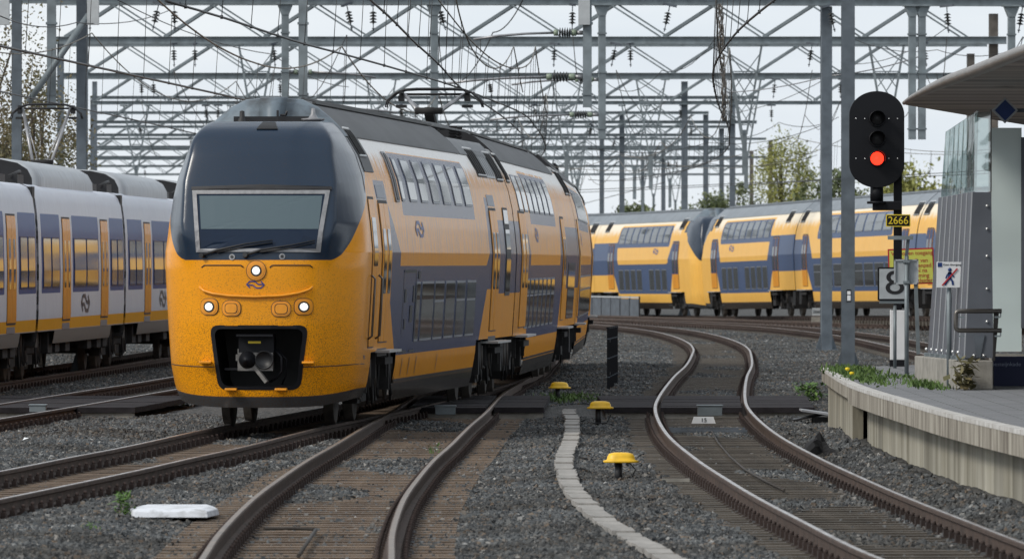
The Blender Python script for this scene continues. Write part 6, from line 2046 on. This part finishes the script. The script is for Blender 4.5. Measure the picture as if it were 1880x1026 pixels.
# canopy
cn = empty("canopy", (5.7, 90, 4.7)); tag(cn, "platform canopy with slatted underside and rolled metal edge at upper right", "canopy")
co = Vector((5.7, 90, 4.7))
edge_c = smooth_path([(5.80, 112.4, 4.70), (5.72, 108, 4.70), (5.66, 100, 4.70), (5.70, 93, 4.70), (5.72, 85, 4.70), (5.80, 75, 4.70), (5.95, 62, 4.70)], 1.0)
far_c = [Vector((5.80, 112.4, 4.70)), Vector((6.6, 117, 4.70)), Vector((8.7, 129, 4.70)), Vector((16, 140, 4.70)), Vector((16, 62, 4.70))]
poly = [(p.x - co.x, p.y - co.y) for p in edge_c] + [(p.x - co.x, p.y - co.y) for p in reversed(far_c[1:])]
MB().prism(poly, -.03, .03, axis='Z', m_side=1).build("soffit", [M['soffit'], M['canopy']], cn)
MB().tube([p - co + Vector((-.02, 0, .0)) for p in edge_c], [.03 + .045 * min(1, i / 14) for i in range(len(edge_c))], 14).build("edge_roll", M['canopy'], cn)
# diamond sign
Y = 101.5; c = at(1845, 203, Y); k = 24 * Y / F
t = empty("diamond_sign", c); tag(t, "dark blue diamond sign hanging under the canopy", "sign")
MB().prism([(-k, 0), (0, k), (k, 0), (0, -k)], -.03, .03).build("frame", M['sign_back'], t)
MB().prism([(-k * .80, 0), (0, k * .80), (k * .80, 0), (0, -k * .80)], -.036, .01).build("face", M['blue_sign'], t)
MB().bar((k * .9, .02, 0), (k * 2.4, .02, 0), .05).bar((k * 1.6, .02, 0), (k * 1.6, .02, 4.7 - c.z), .03).build("bracket", M['galv_dark'], t)

# ------------------------------------------------------------------ far equipment
t = empty("equipment_fence", (3.3, 352, -.2)); tag(t, "low dark panelled fence in front of the distant left train", "fence")
A, B = Vector((0, 0, 0)), Vector((2.4, -11, 0))
for i in range(6):
    p, q = A.lerp(B, i / 6 + .006), A.lerp(B, (i + 1) / 6 - .006)
    MB().bar(p + Vector((0, 0, .5)), q + Vector((0, 0, .5)), .05, .85).build("panel", M['galv_dark'], t)
for i in range(7):
    p = A.lerp(B, i / 6); MB().box((p.x, p.y, .52), (.07, .07, 1.04)).build("post", M['black'], t)
MB().bar(A + Vector((0, 0, .99)), B + Vector((0, 0, .99)), .08, .07).build("top_rail", M['box_grey'], t)
Y = 300.0; b = at(1500, 590, Y)
t = empty("distance_marker", b); tag(t, "small pale concrete marker reading 2668 by the distant tracks", "track marker")
MB().box((0, .1, .08), (.42, .3, .2)).build("foot", M['concrete'], t); MB().box((0, .1, .38), (.36, .08, .30)).build("plate", M['sign_back'], t)
text("lettering", "2668", .16, M['black'], t, (0, .05, .38))
mb = MB(); p = at(1017, 318, 420); w = .30
mb.prism([(w * math.cos(q), .5 * math.sin(q) * (1.15)) for q in [2 * math.pi * i / 20 for i in range(20)]], 0, .1)
o_ = mb.build("distant_signal", M['signal_black'], None, p); tag(o_, "distant black signal head above the rear carriage", "signal")

# ------------------------------------------------------------------ trees and plants
def tree(label, x, Y, base_z, height, rx, ry, rzv, n, leaf, mleaf, clumps=14, limbs=7, seed=1, name="tree", group="trees behind the railway", zc=None, trunk=.16):
    rr = np.random.RandomState(seed)
    t = empty(name, (x, Y, base_z)); tag(t, label, "tree", group)
    zc = height - rzv if zc is None else zc
    tb = MB()
    tb.tube([(0, 0, 0), (.05, 0, zc * .5), (.0, .05, zc), (.05, 0, zc + rzv * .5)], [trunk, trunk * .8, trunk * .5, .03], 8)
    cl = []
    for k in range(clumps):
        d = rr.normal(size=3); d /= np.linalg.norm(d)
        q = d * np.array([rx, ry, rzv]) * rr.uniform(.35, 1.0) ** .6 + np.array([0, 0, zc])
        cl.append((q, rr.uniform(.28, .55)))
    for k in range(limbs):
        q = cl[k % clumps][0]
        a = np.array([0, 0, zc * rr.uniform(.35, .8)]); mdl = (a + q) / 2 + rr.normal(size=3) * .15
        tb.tube([tuple(a), tuple(mdl), tuple(q)], [trunk * .4, trunk * .25, .02], 6)
    tb.build("trunk", M['bark'], t)
    V, Fc = [], []
    per = n // clumps
    for (q, sz) in cl:
        P = q + rr.normal(size=(per, 3)) * np.array([rx, ry, rzv]) * sz * .5
        for p in P:
            a = rr.normal(size=3); a /= np.linalg.norm(a); b = np.cross(a, rr.normal(size=3)); b /= (np.linalg.norm(b) + 1e-9)
            l = leaf * rr.uniform(.6, 1.3)
            i = len(V)
            V += [tuple(p - a * l), tuple(p + b * l * .5), tuple(p + a * l), tuple(p - b * l * .5)]; Fc.append((i, i + 1, i + 2, i + 3))
    me = bpy.data.meshes.new("crown"); me.from_pydata(V, [], Fc); me.materials.append(mleaf)
    inst("crown", me, t)
    return t
tree("sparse olive brown tree behind the poles at the upper left", -14.6, 200, 0, 9.6, 2.3, 2.6, 2.9, 15000, .055, M['leaf_brown'], 30, 18, 3, zc=6.4)
tree("low brown green tree between the left poles", -12.9, 205, 0, 7.2, 1.25, 1.6, 1.7, 6000, .055, M['leaf_brown'], 20, 10, 5, zc=5.4)
tree("yellow green spring tree above the distant trains", 16.6, 470, 0, 10.2, 2.0, 2, 2.2, 5200, .10, M['leaf_lime'], 30, 12, 7, zc=7.6)
tree("dark green tree left of the yellow green tree", 11.6, 430, 0, 6.8, 2.1, 2, 1.5, 6500, .11, M['leaf_dark'], 18, 5, 9, zc=5.2)
tree("green tree between the yellow green tree and the thick pole", 18.6, 440, 0, 7.2, 1.7, 2, 1.7, 2600, .17, M['leaf_dark'], 16, 5, 11, zc=5.6)
tree("green tree behind the red signal's mast", 22.6, 430, 0, 7.6, 2.6, 2, 1.7, 3000, .17, M['leaf_lime'], 18, 5, 13, zc=5.7)
tree("small pale green tree just right of the front train's rear", 3.6, 480, 0, 6.8, 1.0, 1.5, 1.4, 1200, .16, M['leaf_lime'], 12, 4, 15, zc=5.2)
tree("low bushy green tree over the distant left train", 8.0, 470, 0, 5.9, 1.8, 1.5, .9, 1800, .16, M['leaf_dark'], 14, 4, 17, zc=4.9)

def tuft(name, label, cat, p, n, h, spread, m, seed, kind=None, flat=1.0, group=None, wide=.012):
    rr = np.random.RandomState(seed)
    V, Fc = [], []
    for k in range(n):
        b = np.array([rr.normal() * spread[0], rr.normal() * spread[1], 0])
        d = np.array([rr.normal() * .45, rr.normal() * .45, 1.0]); d /= np.linalg.norm(d)
        l = h * rr.uniform(.4, 1.1); w = wide * rr.uniform(.6, 1.5); a = rr.uniform(0, 6.28)
        s_ = np.array([math.cos(a) * w, math.sin(a) * w, 0]); mid = b + d * l * .6; tip = b + d * l + np.array([d[0], d[1], -.2]) * l * .35
        i = len(V)
        V += [tuple(b - s_), tuple(b + s_), tuple(mid + s_ * .8), tuple(mid - s_ * .8), tuple(tip)]
        Fc += [(i, i + 1, i + 2, i + 3), (i + 3, i + 2, i + 4)]
    me = bpy.data.meshes.new(name); me.from_pydata(V, [], Fc); me.materials.append(m)
    o = inst(name, me, None, p)
    tag(o, label, cat, group, kind)
    return o
def leafy(label, p, n, h, r, seed, m=None):
    rr = np.random.RandomState(seed)
    V, Fc = [], []
    for k in range(n):
        q = np.array([rr.normal() * r * .5, rr.normal() * r * .5, rr.uniform(.1, 1) * h])
        a = rr.normal(size=3); a[2] *= .5; a /= np.linalg.norm(a); b = np.cross(a, [0, 0, 1.0]) + rr.normal(size=3) * .3; b /= np.linalg.norm(b)
        l = h * rr.uniform(.12, .28); i = len(V)
        V += [tuple(q - a * l), tuple(q + b * l * .45), tuple(q + a * l), tuple(q - b * l * .45)]; Fc.append((i, i + 1, i + 2, i + 3))
    for k in range(5):
        q = (rr.normal() * r * .25, rr.normal() * r * .25)
        i = len(V); V += [(q[0] - .006, q[1], 0), (q[0] + .006, q[1], 0), (q[0] * 1.4, q[1] * 1.4, h * .9)]; Fc.append((i, i + 1, i + 2))
    me = bpy.data.meshes.new("weed"); me.from_pydata(V, [], Fc); me.materials.append(m or M['weed'])
    return tag(inst("weed", me, None, p), label, "weed")
gp = lambda x, y, z=-.17: Vector((xw(x, gy(y, z)), gy(y, z), z))
leafy("small green weed standing below the white pointed block", gp(224, 947), 70, .24, .12, 1)
leafy("tiny weed in the ballast near the lower left corner", gp(166, 976), 26, .11, .10, 2)
leafy("bright green weed between the rails of the forked track", gp(797, 832), 40, .13, .12, 3)
leafy("weed at the foot of the platform's far corner", gp(1488, 738), 170, .34, .26, 4)
leafy("low weed beside the right board panel", gp(1466, 722), 60, .22, .16, 6)
leafy("dark dry shrub growing against the concrete plinth", Vector((5.66, 95.3, .757)), 90, .42, .16, 5, M['leaf_brown'])
tuft("grass", "green grass growing on the crossing between the two tracks", "grass", gp(1046, 731, -.15), 600, .09, (.24, 2.2), M['grass'], 1, "stuff")
tuft("grass", "green grass at the left board crossing beside the train nose", "grass", gp(292, 740, -.15), 500, .10, (.25, 1.2), M['grass'], 2, "stuff")
tuft("grass", "green grass on the platform's far corner", "grass", Vector((4.97, 111.5, .757)), 650, .12, (.16, 1.6), M['grass'], 3, "stuff")
tuft("grass", "green grass along the platform's worn edge", "grass", Vector((4.82, 104.5, .757)), 520, .075, (.13, 2.6), M['grass'], 4, "stuff")
tuft("grass", "green grass at the foot of the concrete plinth", "grass", Vector((5.36, 98.5, .757)), 380, .12, (.09, 1.5), M['grass'], 5, "stuff")
tuft("grass", "green grass under the sign posts on the platform", "grass", Vector((5.3, 106, .757)), 160, .07, (.2, 1.2), M['grass'], 6, "stuff")
for x, y, s_ in ((1556, 678, 1), (1564, 686, 2)):
    Y = 105.5; p = at(x, y, Y)
    mb = MB(); mb.tube([(0, 0, -.16), (.01, 0, -.02)], .005, 5, 1); mb.lathe((0, 0, 0), [(0, .03), (.03, .025), (.036, .005), (.02, -.015), (0, -.02)], 10)
    tag(mb.build("dandelion", [M['dandelion'], M['weed']], None, p), "yellow dandelion on the platform corner, the %s of the two" % ("upper left" if s_ == 1 else "lower right"), "flower")

# litter
rr = random.Random(3)
bm = bmesh.new(); bmesh.ops.create_icosphere(bm, subdivisions=3, radius=.5)
for v in bm.verts:
    f = 1 + .35 * math.sin(v.co.x * 9 + 1) * math.cos(v.co.y * 7) + rr.uniform(-.08, .08)
    v.co = Vector((v.co.x * .48 * f, v.co.y * .6 * f, max(-.02, v.co.z * (.34 if v.co.x > 0 else .50) * f)))
me = bpy.data.meshes.new("black_rag"); bm.to_mesh(me); bm.free(); me.materials.append(M['rag'])
tag(inst("black_rag", me, None, gp(1505, 838, -.13)), "crumpled black cloth lying beside the rail below the platform", "cloth")
mb = MB(); mb.box((0, 0, .14), (.45, 1.2, .03), tilt=Matrix.Rotation(R(8), 3, 'Y')); mb.box((-.1, .1, .06), (.5, .9, .03), 1, tilt=Matrix.Rotation(R(-12), 3, 'Y')); mb.box((.1, -.2, .0), (.3, .5, .12), 1)
tag(mb.build("discarded_board", [M['board'], M['rubber']], None, gp(1496, 772, -.15)), "weathered pale board dumped at the platform's far corner", "board")
for x, y, m_, lab in ((48, 808, 'white', "white scrap of litter on the ballast at the left"), (1420, 939, 'blue_sign', "blue scrap of litter on the ballast below the platform wall")):
    mb = MB(); mb.add([(-.05, 0, 0), (.04, -.03, .03), (.06, .05, .02), (-.03, .06, .035)], [(0, 1, 2, 3)]); mb.add([(-.05, 0, .004), (.04, -.03, .034), (.06, .05, .024), (-.03, .06, .039)], [(3, 2, 1, 0)])
    tag(mb.build("litter_scrap", M[m_], None, gp(x, y, -.10)), lab, "litter")
# cables lying across the sleepers
def ground_cable(lab, pts, r=.014):
    P = [gp(x, y, -.145) for x, y in pts]
    tag(MB().tube(P, r, 6).build("track_cable", M['dirt_metal']), lab, "cable")
ground_cable("thin cable snaking between the S shaped track's rails", [(1306, 790), (1318, 812), (1340, 838), (1368, 862), (1400, 880), (1440, 900)])
ground_cable("straight cable between the forked track's rails at the bottom", [(580, 972), (566, 992), (548, 1020)], .02)
ground_cable("cross cable beside the straight cable on the forked track", [(485, 970), (530, 969), (578, 971)], .018)
for (x0, x1, y, lab) in ((1228, 1368, 787, "bar across the S shaped track beyond the cable"), (1222, 1372, 791, "second bar across the S shaped track, nearer than the first"), (1215, 1266, 881, "pale rod beside the S shaped track's left rail")):
    a, b = gp(x0, y, -.14), gp(x1, y, -.14)
    tag(MB().bar(a, b, .05, .04).build("point_rod", M['galv_dark'] if y < 850 else M['concrete']), lab, "rod")
